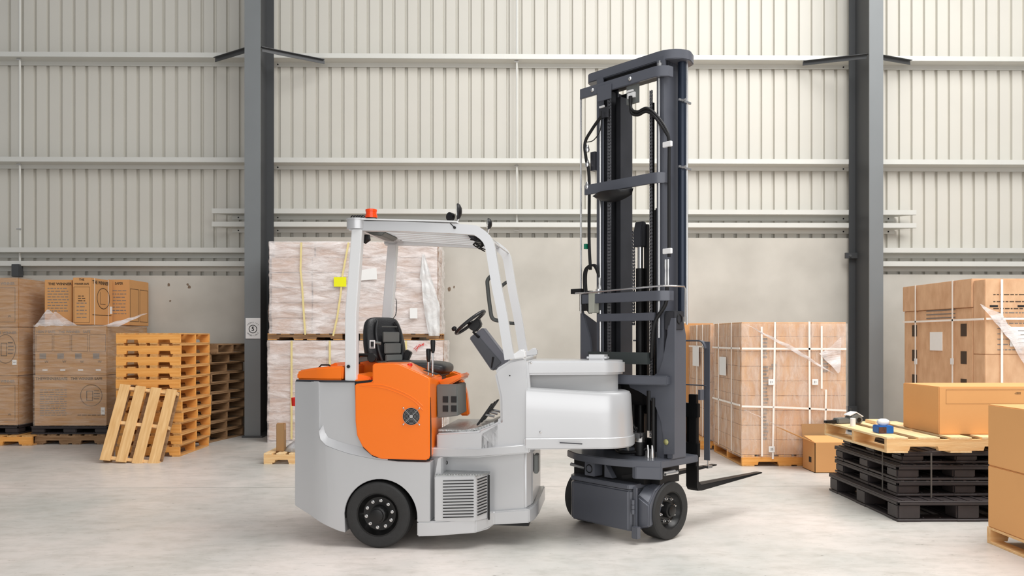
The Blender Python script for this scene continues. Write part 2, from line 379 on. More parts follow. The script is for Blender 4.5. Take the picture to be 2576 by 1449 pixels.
# ================================================================== PALLETS
def wood_pallet(label, loc, W, D, Hh, mx, my, rot=(0, 0, 0), group=None, nb=6, notch=True, run='x', name='wooden_pallet'):
    """stringers run along local x, deck boards along local y"""
    t = thing(name, label, 'pallet', loc, 0, group); WM[t.name] = Matrix.Identity(4)
    th = .018; sh = Hh-2*th
    b = MB(); bw = W/nb*.72
    for i in range(nb):
        x = -W/2+bw/2+(W-bw)*i/(nb-1); b.box(x-bw/2, x+bw/2, -D/2, D/2, Hh-th, Hh)
    b.build('top_deck', my, t, bev=.002, seg=1)
    b = MB()
    for i in ([0, 2, 3, 5] if nb == 6 else range(0, nb, 2)):
        x = -W/2+bw/2+(W-bw)*i/(nb-1); b.box(x-bw/2, x+bw/2, -D/2, D/2, 0, th)
    b.build('bottom_deck', my, t, bev=.002, seg=1)
    for y in (-D/2+.02, 0, D/2-.02):
        b = MB()
        z0 = th; z1 = Hh-th
        if notch:
            n0 = [(-W/2, z0)]
            for c in (-W*.25, W*.25): n0 += [(c-W*.1, z0), (c-W*.1+.01, z0+sh*.38), (c+W*.1-.01, z0+sh*.38), (c+W*.1, z0)]
            b.side(n0+[(W/2, z0), (W/2, z1), (-W/2, z1)], y-.02, y+.02)
        else: b.box(-W/2, W/2, y-.02, y+.02, z0, z1)
        b.build('stringer', mx, t)
    WM[t.name] = Matrix.Translation(Vector(loc)) @ Matrix.Rotation(rot[2], 4, 'Z')
    t.rotation_euler = rot
    return t
def plastic_pallet(label, loc, W, D, Hh, rot=(0, 0, 0), group=None, m=PLAST, feet=True):
    t = thing('plastic_pallet', label, 'pallet', loc, 0, group); WM[t.name] = Matrix.Identity(4)
    b = MB(); b.box(-W/2, W/2, -D/2, D/2, Hh-.012, Hh)
    for (x0, x1, y0, y1) in ((-W/2, W/2, -D/2, -D/2+.02), (-W/2, W/2, D/2-.02, D/2), (-W/2, -W/2+.02, -D/2, D/2), (W/2-.02, W/2, -D/2, D/2)):
        b.box(x0, x1, y0, y1, Hh-.035, Hh-.012)
    b.build('deck', m, t, bev=.003, seg=1)
    b = MB(); k = 0
    for i in range(11):
        x = -W/2+W*(i+.5)/11; b.box(x-.012, x+.012, -D/2+.01, D/2-.01, Hh, Hh+.006)
    b.build('ribs', m, t)
    for x in (-W/2+.1, 0, W/2-.1):
        for y in (-D/2+.1, 0, D/2-.1):
            b = MB(); b.box(x-.095, x+.095, y-.09, y+.09, .018, Hh-.03); b.build('foot_block', m, t, bev=.012)
    b = MB()
    for y in (-D/2+.1, 0, D/2-.1):
        b.box(-W/2, W/2, y-.095, y+.095, 0, .02)
    for x in (-W/2+.1, 0, W/2-.1): b.box(x-.095, x+.095, -D/2, D/2, 0, .019)
    for i in range(8): b.box(-W/2+.1+(W-.2)*i/7-.008, -W/2+.1+(W-.2)*i/7+.008, -D/2+.05, D/2-.05, .018, .026)
    b.build('skid', m, t, bev=.003, seg=1)
    WM[t.name] = Matrix.Translation(Vector(loc)) @ Matrix.Rotation(rot[2], 4, 'Z')
    t.rotation_euler = rot
    return t
# --- stack of eleven pallets on the left
SX1 = atY(455, 0, 10.08).x; W_, D_ = .80, 1.02
base = None
ords = ['lowest', 'second from bottom', 'third from bottom', 'fourth from bottom', 'fifth from bottom', 'middle', 'fifth from top', 'fourth from top', 'third from top', 'second from top', 'topmost']
for i in range(11):
    jx = random.uniform(-.012, .012); jy = random.uniform(-.01, .01)
    if i in (2, 1, 0): jx -= .012*(3-i)*.5
    loc = (SX1-W_/2+jx, 10.08+D_/2+jy, .1415*i+.0005*i); lab = 'orange-yellow wooden pallet, '+ords[i]+' of the left front stack'  # orange-yellow is the pine's own colour
    if base is None: base = wood_pallet(lab, loc, W_, D_, .1415, WOODX, WOODY, group='pallets in the bright front stack')
    else: dup(base, loc, (0, 0, random.uniform(-.012, .012)), lab, 'pallets in the bright front stack')
base2 = None
bx = atY(528, 0, 11.4).x
ords9 = ['lowest', 'second from bottom', 'third from bottom', 'fourth from bottom', 'fifth from bottom', 'fifth from top', 'fourth from top', 'third from top', 'second from top', 'topmost']
for i in range(10):
    a = radians(-11+random.uniform(-1.5, 1.5)+(3 if i > 8 else 0)); c0 = Vector((bx, 11.36, 0))
    ctr = c0+Vector((cos(a), sin(a), 0))*(-.42)+Vector((-sin(a), cos(a), 0))*(.5)
    loc = (ctr.x+random.uniform(-.02, .02)+(.12 if i == 9 else 0), ctr.y+random.uniform(-.01, .01), .141*i+.0005*i); lab = 'weathered dark wooden pallet, '+ords9[i]+' of the stack beside the column'
    if base2 is None: base2 = wood_pallet(lab, loc, .84, .98, .1405, OLDX, OLDY, rot=(0, 0, a), group='weathered pallets beside the column', nb=6, notch=False)
    else: dup(base2, loc, (0, 0, a), lab, 'weathered pallets beside the column')
# --- leaning pallet
def leaning():
    A = atY(254, 1160, 9.55); Wd = .70; Ht = .95
    t = thing('wooden_pallet', 'single pale wooden pallet leaning against the left front stack', 'pallet', (0, 0, 0)); WM[t.name] = Matrix.Identity(4)
    b = MB()
    for i in range(4):
        x = (Wd-.125)*i/3; b.box(x, x+.125, 0, .018, 0, Ht)
    b.build('top_deck', mat('pale_pine_upright', '#f2c88e', .7, col2='#dcaa6c', scale=6, stretch=(6, 6, .6)), t, bev=.002, seg=1)
    for z in (.02, Ht/2-.02, Ht-.06):
        b = MB(); b.box(0, Wd, .018, .10, z, z+.04); b.build('stringer', PALEX, t, bev=.002, seg=1)
    b = MB()
    for i in range(3):
        x = (Wd-.1)*i/2; b.box(x, x+.1, .10, .118, 0, Ht)
    b.build('bottom_deck', OLDX, t, bev=.002, seg=1)
    t.rotation_euler = (radians(-20), radians(6), 0)
    t.location = (atY(254, 1163, 9.6).x, 9.56, .045)
    return t
leaning()
# ================================================================== CARTONS
def carton(name, label, x0, x1, y0, y1, z0, z1, m=CARD, group=None, deg=0, cat='box', tape=True):
    t = thing(name, label, cat, ((x0+x1)/2, (y0+y1)/2, z0), deg, group)
    w, d, h = x1-x0, y1-y0, z1-z0; fr = Frame(((x0+x1)/2, (y0+y1)/2, z0), deg)
    b = MB(); b.box(-w/2, w/2, -d/2, d/2, 0, h); b.build('box_body', m, t, fr, bev=.006)
    if tape:
        b = MB(); b.box(-w/2-.001, w/2+.001, -.025, .025, h, h+.0012); b.box(-w/2-.0015, -w/2, -.025, .025, h-.08, h+.001); b.box(w/2, w/2+.0015, -.025, .025, h-.08, h+.001)
        b.build('tape', TAPE, t, fr)
    return t, fr
def frame_print(t, fr, x0, x1, z0, z1, y, w=.004, m=INK):
    b = MB()
    for a in ((x0, x1, z0, z0+w), (x0, x1, z1-w, z1), (x0, x0+w, z0, z1), (x1-w, x1, z0, z1)): b.box(a[0], a[1], y-.001, y, a[2], a[3])
    b.build('printed_frame', m, t, fr)
def lines_print(t, fr, x0, x1, z0, z1, y, n, m=PALEINK, h=.012, name='printed_lines'):
    b = MB()
    for i in range(n):
        z = z0+(z1-z0)*i/max(1, n-1); a = x0
        while a < x1-.02:
            l = random.uniform(.02, .07); b.box(a, min(a+l, x1), y-.001, y, z, z+h); a += l+.014
    b.build(name, m, t, fr)
def circle_print(t, fr, x, z, rx, rz, y, m=INK):
    b = MB(); b.tube([(x+rx*cos(k*pi/20), y, z+rz*sin(k*pi/20)) for k in range(40)], .0035, 5, True)
    b.box(x-rx*.45, x+rx*.15, y-.002, y, z-rz*.5, z-rz*.46); b.box(x-rx*.45, x-rx*.4, y-.002, y, z-rz*.5, z+rz*.4); b.box(x+rx*.1, x+rx*.15, y-.002, y, z-rz*.5, z+rz*.4)
    b.box(x-rx*.45, x+rx*.15, y-.002, y, z+rz*.38, z+rz*.42)
    for k in range(4): b.box(x+rx*.25, x+rx*.85*(1-.1*abs(k-1.5)), y-.002, y, z+rz*(.4-.25*k), z+rz*(.46-.25*k))
    b.build('printed_emblem', m, t, fr)
def label_print(t, x0, x1, z0, z1, y, m=PAPER, lines=4, name='paper_label'):
    b = MB(); b.box(x0, x1, y-.003, y, z0, z1); o = b.build(name, m, t)
    if lines:
        b = MB()
        for i in range(lines):
            z = z1-(z1-z0)*(i+1)/(lines+1); b.box(x0+(x1-x0)*.2, x1-(x1-x0)*.2, y-.004, y-.003, z-.004, z+.004)
        b.build('printed_lines', PALEINK, o)
    return o
X = lambda px, Y: atY(px, 0, Y).x
Z = lambda py, Y: atY(0, py, Y).z
# stack B (wrapped, in the left group)
YB = 11.3; zt, zm, zb = Z(819, YB), Z(944, YB), Z(1071, YB)
tB1, fB1 = carton('carton', 'brown printed carton at the bottom of the second wrapped stack', X(86, YB), X(268, YB), YB, YB+1.3, zb, zm-.004, CARDD, 'wrapped cartons by the left wall', tape=False)
h = zm-zb; w = X(268, YB)-X(86, YB)
text('printed_words', 'THEWINNERSAFE', .06, (X(89, YB), YB-.001, zm-.05), (1, 0, 0), (0, 0, 1), INK, tB1, 'LEFT', .95, .001)
text('printed_words', 'THE WINNER SAFE', .055, (X(178, YB), YB-.001, zm-.05), (1, 0, 0), (0, 0, 1), INK, tB1, 'LEFT', .95, .001)
lines_print(tB1, fB1, -w*.42, -w*.05, h*.2, h*.7, -.651, 12); lines_print(tB1, fB1, w*.1, w*.48, h*.2, h*.22, -.651, 1, INK)
circle_print(tB1, fB1, w*.29, h*.6, .15, .15, -.652); label_print(tB1, X(254, YB), X(264, YB), Z(1043, YB), Z(1025, YB), YB-.001, lines=1)
tB2, fB2 = carton('carton', 'brown printed carton with four square panels, middle of second wrapped stack', X(88, YB), X(267, YB), YB, YB+1.3, zm, zt, CARDD, 'wrapped cartons by the left wall', tape=False)
h = zt-zm; w = X(267, YB)-X(88, YB)
text('printed_words', 'HEIN F SAFE   THE WINNER   SAFE', .05, (X(91, YB), YB-.001, zt-.09), (1, 0, 0), (0, 0, 1), PALEINK, tB2, 'LEFT', 1, .001)
for k in range(4):
    x0 = -w/2+w*k/4+.015; frame_print(tB2, fB2, x0, x0+w/4-.02, h*.48, h*.82, -.651)
    b = MB(); b.box(x0+.05, x0+.14, -.652, -.65, h*.33, h*.44); b.build('printed_square', PALEINK, tB2, fB2)
    text('printed_mark', 'W', .05, Vector((fB2.o[0]+x0+.12, YB-.0015, zm+h*.27)), (1, 0, 0), (0, 0, 1), INK, tB2, 'LEFT')
    b = MB(); b.box(x0+.09, x0+.16, -.652, -.65, h*.09, h*.12); b.build('small_sticker', WHITE, tB2, fB2)
# black plastic pallet over a dark wooden one
wp = X(268, YB)-X(80, YB)
wood_pallet('dark old wooden pallet on the floor under second wrapped stack', ((X(88, YB)+X(270, YB))/2, YB+.62, 0), wp-.06, 1.3, .14, OLDX, OLDY, name='wooden_pallet')
plastic_pallet('black plastic pallet directly under the second wrapped stack', ((X(80, YB)+X(270, YB))/2, YB+.63, .142), wp+.04, 1.28, zb-.15)
grid_film('stretch_wrap', FILMB, tag_parent := thing('stretch_wrap', 'crinkled clear stretch wrap around second carton stack on the left', 'plastic wrap', ((X(86, YB)+X(268, YB))/2, YB+.65, zb)), X(85, YB), X(269.5, YB), YB-.01, YB+1.31, zb, zt+.01, .012, 'frt')
# gathered loose film at the top of stack B, hanging in folds over the upper cartons
b = MB()
def fold(px0, py0, px1, py1, px2, py2, Y, n=14, amp=.03):
    A = atY(px0, py0, Y); B_ = atY(px1, py1, Y); D = atY(px2, py2, Y); rows = []
    for i in range(n+1):
        row = []
        for j in range(n+1):
            u = i/n; v = j/n; p = A*(1-u)*(1-v)+B_*u*(1-v)+D*v
            row.append(b.bm.verts.new(p+Vector((0, -.01-.0-abs(noise.noise(p*6))*amp, noise.noise(p*9)*amp*.5))))
        rows.append(row)
    for i in range(n):
        for j in range(n-1): b.bm.faces.new((rows[i][j], rows[i+1][j], rows[i+1][j+1], rows[i][j+1]))
fold(88, 822, 170, 822, 122, 775, YB+.02); fold(120, 822, 200, 822, 138, 782, YB+.02); fold(250, 822, 300, 822, 378, 785, YB+.05)
b.build('loose_folds', FILMS if False else FILMH, tag_parent, ang=180)
# upper cartons on stack B
zu = zt+.012
Ya = YB+.06
tC, fC = carton('carton', 'tan printed carton on top of second wrapped stack, left end', X(112, Ya+.06), X(181, Ya+.06), Ya+.06, Ya+.62, zu, Z(703, Ya), CARD, 'loose printed cartons above the second wrapped stack', tape=False)
hC = Z(703, Ya)-zu
text('printed_words', 'THE WINNER', .05, (X(115, Ya), Ya+.058, zu+hC-.06), (1, 0, 0), (0, 0, 1), INK, tC, 'LEFT', 1.1, .001)
lines_print(tC, fC, -.15, .15, hC*.3, hC*.8, -.281, 9)
tC, fC = carton('carton', 'narrow tan carton with framed panel, front middle of upper cartons', X(183, Ya), X(228, Ya), Ya, Ya+.64, zu, Z(698, Ya), CARD, 'loose printed cartons above the second wrapped stack', tape=False)
wC = X(228, Ya)-X(183, Ya); hC = Z(698, Ya)-zu
text('printed_words', 'WINNER SAFE', .036, (X(205.5, Ya), Ya-.001, zu+hC-.09), (1, 0, 0), (0, 0, 1), INK, tC, 'CENTER', .9, .001)
text('printed_words', 'THE', .04, (X(205.5, Ya), Ya-.001, zu+hC-.03), (1, 0, 0), (0, 0, 1), INK, tC, 'CENTER', 1, .001)
frame_print(tC, fC, -wC/2+.015, wC/2-.015, .03, hC-.13, -.321); lines_print(tC, fC, -.07, .07, .1, hC*.45, -.321, 5); lines_print(tC, fC, -.05, .05, hC*.5, hC*.6, -.321, 3, INK)
# its right side carries the round emblem
xs = X(228, Ya)+.001
text('printed_words', 'THE WINNER', .07, (xs, Ya+.05, zu+hC-.06), (0, 1, 0), (0, 0, 1), INK, tC, 'LEFT', 1.1, .002)
b = MB(); b.tube([(xs, Ya+.36+.18*cos(k*pi/18), zu+hC*.58+.15*sin(k*pi/18)) for k in range(36)], .005, 5, True); b.box(xs-.001, xs+.001, Ya+.05, Ya+.6, zu+.14, zu+.15); b.box(xs-.001, xs+.001, Ya+.27, Ya+.275, zu+hC*.45, zu+hC*.72)
b.box(xs-.001, xs+.001, Ya+.27, Ya+.42, zu+hC*.45, zu+hC*.46); b.build('printed_emblem', INK, tC)
b = MB(); b.box(xs, xs+.003, Ya+.55, Ya+.62, zu+.17, zu+.28); b.build('paper_label', PAPER, tC)
b = MB(); b.box(xs, xs+.002, Ya+.1, Ya+.112, zu, zu+hC); b.box(xs, xs+.002, Ya+.5, Ya+.512, zu, zu+hC); b.build('strap', STRAPW, tC)
Yc = Ya+.68
tC, fC = carton('carton', 'tan carton at right rear of the upper cartons', X(270, Yc), X(325, Yc), Yc, Yc+.66, zu, Z(703, Yc), CARD, 'loose printed cartons above the second wrapped stack', tape=False)
hC = Z(703, Yc)-zu; xs = X(325, Yc)+.001
text('printed_words', 'SAFER', .05, (X(289, Yc), Yc-.001, zu+hC-.06), (1, 0, 0), (0, 0, 1), INK, tC, 'LEFT', .9, .001)
lines_print(tC, fC, -.12, .12, hC*.25, hC*.75, -.331, 8)
b = MB()
for y0, y1 in ((.03, .31), (.35, .63)):
    for a in ((y0, y1, .06, .066), (y0, y1, hC*.8, hC*.81), (y0, y0+.006, .06, hC*.8), (y1-.006, y1, .06, hC*.8)): b.box(xs-.001, xs+.001, Yc+a[0], Yc+a[1], zu+a[2], zu+a[3])
b.build('printed_frame', INK, tC)
# stack A at the far left edge
YA = 11.25
ax0, ax1 = X(-120, YA), X(42, YA)
for i, (v0, v1, lab) in enumerate([(1070, 945, 'brown wrapped carton at bottom of leftmost stack'), (945, 823, 'brown wrapped carton with round emblem, middle of leftmost stack'), (823, 699, 'brown wrapped carton at top of leftmost stack')]):
    dx = (0, .025, .0)[i]
    t, f = carton('carton', lab, ax0+dx, ax1+dx, YA, YA+1.35, Z(v0, YA)+.002, Z(v1, YA)-.003, CARDD, 'cartons of the leftmost stack', tape=False)
    hh = Z(v1, YA)-Z(v0, YA); ww = ax1-ax0
    text('printed_words', 'THE WINNER', .05, (ax1+dx-.33, YA-.001, Z(v1, YA)-.08), (1, 0, 0), (0, 0, 1), PALEINK, t, 'LEFT', 1, .001)
    if i == 1: circle_print(t, f, ww/2-.18, hh*.55, .14, .2, -.677); label_print(t, ax1-.06, ax1, Z(918, YA), Z(905, YA), YA-.001, lines=1)
    else: frame_print(t, f, -.2, ww/2-.02, hh*.1, hh*.8, -.676); text('printed_mark', 'W', .04, (ax1+dx-.12, YA-.002, Z(v0, YA)+.15), (1, 0, 0), (0, 0, 1), INK, t)
tw = thing('stretch_wrap', 'crinkled clear stretch wrap around the leftmost carton stack', 'plastic wrap', ((ax0+ax1)/2, YA+.67, Z(1070, YA)))
grid_film('wrap_film', FILMB, tw, ax0-.01, ax1+.03, YA-.01, YA+1.36, Z(1070, YA), Z(699, YA)+.004, .012, 'frt')
wood_pallet('wooden pallet on the floor under the leftmost carton stack', ((ax0+X(80, YA-.1))/2, YA+.55, 0), X(80, YA-.1)-ax0, 1.3, .14, WOODX, WOODY)
plastic_pallet('black plastic pallet under the leftmost carton stack', ((ax0+ax1)/2, YA+.66, .142), ax1-ax0+.02, 1.28, Z(1070, YA)-.15)
# ================================================================== big white-wrapped loads behind the truck
YE = 11.45
def strapline(t, pts, m, w=.028, name='strap'):
    b = MB()
    for i in range(len(pts)-1): b.bar(pts[i], pts[i+1], w, .003, up=(0, -1, 0) if abs(pts[i+1][2]-pts[i][2]) > abs(pts[i+1][0]-pts[i][0])*0 else (0, 0, 1))
    return b.build(name, m, t)
zl = Z(857, YE)
tL = thing('wrapped_load', 'pinkish shrink-wrapped carton load on the floor behind the forklift', 'wrapped load', (X(895, YE), YE+.6, 0))
b = MB(); n = 5
for r in range(7):
    z0 = .03+(zl-.03)*r/7; z1 = .03+(zl-.03)*(r+1)/7-.004
    for k in range(3):
        x0 = X(676, YE)+(X(1113, YE)-X(676, YE))*k/3; x1 = X(676, YE)+(X(1113, YE)-X(676, YE))*(k+1)/3-.004
        b.box(x0+random.uniform(0, .012), x1-random.uniform(0, .012), YE+random.uniform(0, .012), YE+1.2, z0, z1)
b.build('carton_layers', CARDK, tL, bev=.004, seg=1)
grid_film('wrap_film', FILMH, tL, X(674, YE), X(1115, YE), YE-.012, YE+1.21, .0, zl+.002, .02, 'flr', .045)
for px in (735, 831, 1022): strapline(tL, [(X(px, YE), YE-.035, zl), (X(px, YE), YE-.035, .05)], STRAPY)
b = MB(); c = atY(1056, 868, YE-.05)
for k in range(3): b.tube([(c.x-.09+.02*k, YE-.04, c.z-.06-.015*k), (c.x-.04, YE-.055, c.z-.01-.03*k), (c.x-.01, YE-.045, c.z-.03+.02*k), (c.x+.06, YE-.04, c.z+.03-.02*k)], .004, 6)
b.build('red_tape', REDPL, tL)
# wooden pallet between the two loads
for k, (a, c_) in enumerate(((672, 860), (905, 1103))):
    wood_pallet(('wooden pallet under left half of the upper wrapped load' , 'wooden pallet under right half of the upper wrapped load')[k], ((X(a, YE)+X(c_, YE))/2, YE+.6, zl+.006), X(c_, YE)-X(a, YE), 1.16, .1, OLDX, WOODY, notch=True, group='pallets between the wrapped loads')
zu0 = zl+.109; zu1 = Z(607, YE)
tU = thing('wrapped_load', 'white shrink-wrapped carton load stacked on top, with yellow straps', 'wrapped load', (X(890, YE), YE+.6, zu0))
b = MB()
for r in range(6):
    z0 = zu0+(zu1-zu0)*r/6; z1 = zu0+(zu1-zu0)*(r+1)/6-.006; l = 681 if r < 5 else 690
    for k in range(4):
        xx0, xx1 = X(l, YE), X(1099, YE); x0 = xx0+(xx1-xx0)*k/4; x1 = xx0+(xx1-xx0)*(k+1)/4-.006
        b.box(x0+random.uniform(0, .015), x1-random.uniform(0, .015), YE+random.uniform(0, .02), YE+1.15, z0, z1)
b.build('carton_layers', CARDK, tU, bev=.004, seg=1)
grid_film('wrap_film', FILMH, tU, X(679, YE), X(1101, YE), YE-.014, YE+1.16, zu0-.01, zu1+.004, .03, 'flr', .04)
for pts in ([(758, 610), (756, 680), (760, 720), (765, 800), (768, 842)], [(877, 610), (862, 690), (857, 740), (848, 800), (838, 845)]):
    strapline(tU, [atY(px, py, YE-.05) for px, py in pts], STRAPY, .026)
a = atY(840, 697, YE-.055); c = atY(871, 721, YE-.055); b = MB(); b.box(a.x, c.x, YE-.06, YE-.052, c.z, a.z); b.build('yellow_label', YELLOWP, tU)
a = atY(905, 674, YE-.055); c = atY(947, 706, YE-.055); b = MB(); b.prism([(a.x, a.z-.03), (c.x, a.z), (c.x+.01, c.z+.02), (a.x, c.z)], lambda x, z: Vector((x, YE-.06, z)), lambda x, z: Vector((x, YE-.052, z))); b.build('paper_sheet', PAPER, tU)
a = atY(1031, 775, YE-.055); c = atY(1050, 801, YE-.055); b = MB(); b.box(a.x, c.x, YE-.06, YE-.052, c.z, a.z); b.build('paper_label', PAPER, tU)
b = MB(); rows = []                                   # hanging white plastic sheet at the right end
for i in range(25):
    v = i/24; py = 640+(845-640)*v; l = 1062-8*sin(v*3)+(18*v if v > .3 else 0); r_ = 1068+38*min(1, v*1.6)
    rows.append([b.bm.verts.new(atY(l+(r_-l)*k/8, py, YE-.05-.05*abs(noise.noise(Vector((k*.7, v*6, 1)))))) for k in range(9)])
for i in range(24):
    for k in range(8): b.bm.faces.new((rows[i][k], rows[i+1][k], rows[i+1][k+1], rows[i][k+1]))
b.build('loose_sheet', film('loose_white_sheet', .55, .95, 4, (1, 1, 1), '#f6f8f8', .8), tU, ang=180)
# ================================================================== small pallet with crinkled bag at the truck's tail
YF = 9.45
wood_pallet('small pale wooden pallet partly hidden behind the forklift tail', (X(662, YF)+.42, YF+.33, 0), .84, .62, .13, PALEX, PALEY)
t = thing('wrapped_bag', 'crinkled silver-wrapped bundle on the small pallet behind the forklift', 'wrapped bundle', (X(760, YF), YF+.3, .132))
rings = []
for i in range(12):
    v = i/11; z = .132+v*(Z(1008, YF)-.132); hw = .34-.24*min(1, v*3.2)+.05*v; cxx = X(690, YF)+.37+.02*v
    rings.append([(cxx+hw*(1+.12*noise.noise(Vector((k, v*5, 0))))*cos(k*2*pi/22)*1.0, YF+.3+.24*(1+.15*noise.noise(Vector((k*1.3, v*5, 3))))*sin(k*2*pi/22)*(1-.3*v), z) for k in range(22)])
b = MB(); b.loft(rings); b.build('bag', FILMS, t, ang=180)
b = MB(); c = atY(735, 1012, YF+.2); b.lathe([(0, .05), (.0, .08), (.1, .085), (.11, .03)], (c.x+.05, YF+.3, c.z-.05), (0, 0, 1), 20); b.build('red_cap', REDPL, t)
carton('carton', 'small brown carton standing at left of the crinkled bundle', X(697, YF+.2), X(716, YF+.2), YF+.16, YF+.27, .133, Z(1066, YF+.2), CARDB, None)
# ================================================================== strapped load on the right (G) and its neighbour behind
YG = 9.25
gx0, gx1 = X(1866, YG), X(2129, YG); zg0, zg1 = .135, Z(809, YG)
wood_pallet('wooden pallet under the strapped and wrapped load right of the mast', ((gx0+gx1)/2, YG+.6, 0), gx1-gx0, 1.22, .13, WOODX, WOODY, nb=6, notch=True)
t = thing('wrapped_load', 'tall tan carton load strapped in white, right of the mast', 'wrapped load', ((gx0+gx1)/2, YG+.6, zg0))
b = MB()
for r in range(9):
    z0 = zg0+(zg1-zg0)*r/9; z1 = zg0+(zg1-zg0)*(r+1)/9-.003
    for k in range(3):
        x0 = gx0+(gx1-gx0)*k/3; x1 = gx0+(gx1-gx0)*(k+1)/3-.003
        for q_ in range(2): b.box(x0, x1, YG+.6*q_+random.uniform(0, .006), YG+.6*(q_+1)-.003, z0, z1)
b.build('carton_layers', CARDR, t, bev=.003, seg=1)
b = MB()
for px, py0, py1 in ((1924, 855, 915), (1945, 920, 945), (1924, 925, 1120), (2074, 890, 945), (2078, 1060, 1080)):
    for k in range(int((py1-py0)/9)):
        c = atY(px+random.uniform(-3, 3), py0+9*k, YG); b.box(c.x-.03, c.x+.03, YG-.004, YG, c.z, c.z+.02)
b.build('printed_marks', PALEINK, t)
ST = mat('strap_white_wide', '#fbf3ea', .4, 0)
for pts in ([(1916, 822), (1917, 1148)], [(1950, 810), (1944, 1155)], [(2036, 809), (2037, 1075)], [(2067, 820), (2067, 978)], [(2078, 980), (2076, 1075)], [(1866, 877), (2129, 878)], [(1866, 1022), (2000, 1026), (2129, 1033)]):
    strapline(t, [atY(a, c_, YG-.03) for a, c_ in pts], ST, .022)
for y, zz in ((YG+.33, 0), (YG+.9, 0)): b = MB(); b.box(gx0-.025, gx0-.02, y, y+.022, zg0, zg1); b.build('strap', ST, t)
for py in (877, 1022): b = MB(); z = Z(py, YG); b.box(gx0-.025, gx0-.02, YG, YG+1.2, z-.011, z+.011); b.build('strap', ST, t)
for px, py in ((1940, 961), (2050, 961), (1941, 1130)):
    c = atY(px, py, YG-.03); b = MB(); b.box(c.x-.035, c.x+.035, YG-.04, YG-.032, c.z-.035, c.z+.035); b.build('square_label', PAPER, t, bev=.003)
    text('label_number', '21' if py < 1000 else '25', .035, (c.x, YG-.041, c.z), (1, 0, 0), (0, 0, 1), INK, t, 'CENTER')
b = MB(); c0, c1 = atY(1817, 898, 9.9), atY(1834, 944, 9.9); b.box(gx0-.032, gx0-.026, YG+.56, YG+.84, c1.z, c0.z); b.build('paper_label', PAPER, t)
grid_film('wrap_film', FILMV, t, gx0-.012, gx1+.01, YG-.01, YG+1.2, zg0-.03, zg1-.02, .012, 'fl', .06)
b = MB(); fold(1872, 815, 1990, 870, 2110, 950, YG-.02, 14, .03); fold(2060, 890, 2115, 850, 2112, 945, YG-.02, 10, .04); fold(1868, 1030, 1990, 1085, 1905, 1045, YG-.02, 10, .03)
b.build('loose_film', FILMH, t, ang=180)
YN = 10.62
nx0 = X(1787, YN)
wood_pallet('wooden pallet under the second strapped load, seen behind the forks', (nx0+.35, YN+.62, 0), .95, 1.22, .13, WOODX, WOODY)
t = thing('wrapped_load', 'second strapped brown load behind, seen through the fork backrest', 'wrapped load', (nx0+.3, YN+.6, .135))
b = MB(); zt2 = Z(815, YN)
for r in range(4): b.box(nx0, nx0+.6, YN, YN+1.15, .135+(zt2-.135)*r/4, .135+(zt2-.135)*(r+1)/4-.004)
b.build('carton_layers', CARDR, t, bev=.003, seg=1)
grid_film('wrap_film', FILMV, t, nx0-.012, nx0+.61, YN-.01, YN+1.16, .12, zt2, .012, 'fl', .08)
for y in (YN+.3, YN+.62): b = MB(); b.box(nx0-.03, nx0-.024, y, y+.02, .14, zt2); b.build('strap', ST, t)
b = MB(); b.box(nx0-.03, nx0-.024, YN, YN+1.1, Z(875, YN), Z(875, YN)+.022); b.build('strap', ST, t)
b = MB(); b.box(nx0-.034, nx0-.03, YN+.5, YN+.85, 1.1, 1.38); b.build('paper_label', PAPER, t)
# third carton slice at far left of that group
YO = 11.85
tO, fO = carton('carton', 'tall brown carton stack sliver beside the mast, behind the others', X(1722, YO), X(1745, YO)+.3, YO, YO+.7, 0, Z(813, YO), CARD, None, tape=False)
# open carton
YP = 8.78; ox0, ox1 = X(2050, YP), X(2155, YP)
t = thing('open_carton', 'open brown carton with flap out, on the floor in front of the strapped load', 'box', ((ox0+ox1)/2, YP+.25, 0))
zo = Z(1118, YP); dd = .36
b = MB(); th = .006
b.box(ox0, ox1, YP, YP+th, 0, zo); b.box(ox0, ox1, YP+dd-th, YP+dd, 0, zo); b.box(ox0, ox0+th, YP, YP+dd, 0, zo); b.box(ox1-th, ox1, YP, YP+dd, 0, zo); b.box(ox0, ox1, YP, YP+dd, 0, th)
b.build('box_body', CARD, t)
b = MB(); b.prism([(ox0, YP), (ox0, YP+dd), (ox0-.30, YP+dd+.02), (ox0-.28, YP+.16)], lambda x, y: Vector((x, y, zo+(ox0-x)*.45)), lambda x, y: Vector((x, y, zo+.005+(ox0-x)*.45))); b.build('flap', CARDP, t)
b = MB(); b.prism([(ox0, zo), (ox1, zo), (ox1, zo+.17), (ox0, zo+.17)], lambda x, z: Vector((x, YP+dd+(z-zo)*.2, z)), lambda x, z: Vector((x, YP+dd+.006+(z-zo)*.2, z))); b.build('flap', CARDB, t)
b = MB(); b.prism([(ox0, YP), (ox1, YP), (ox1, YP+.32), (ox0, YP+.32)], lambda x, y: Vector((x, y, zo+(y-YP)*.12)), lambda x, y: Vector((x, y, zo+.005+(y-YP)*.12))); b.build('flap', CARDP, t)
b = MB(); b.box(ox0-.002, ox0, YP+.1, YP+.17, .1, .16); b.build('hand_hole', BLACKINK, t)
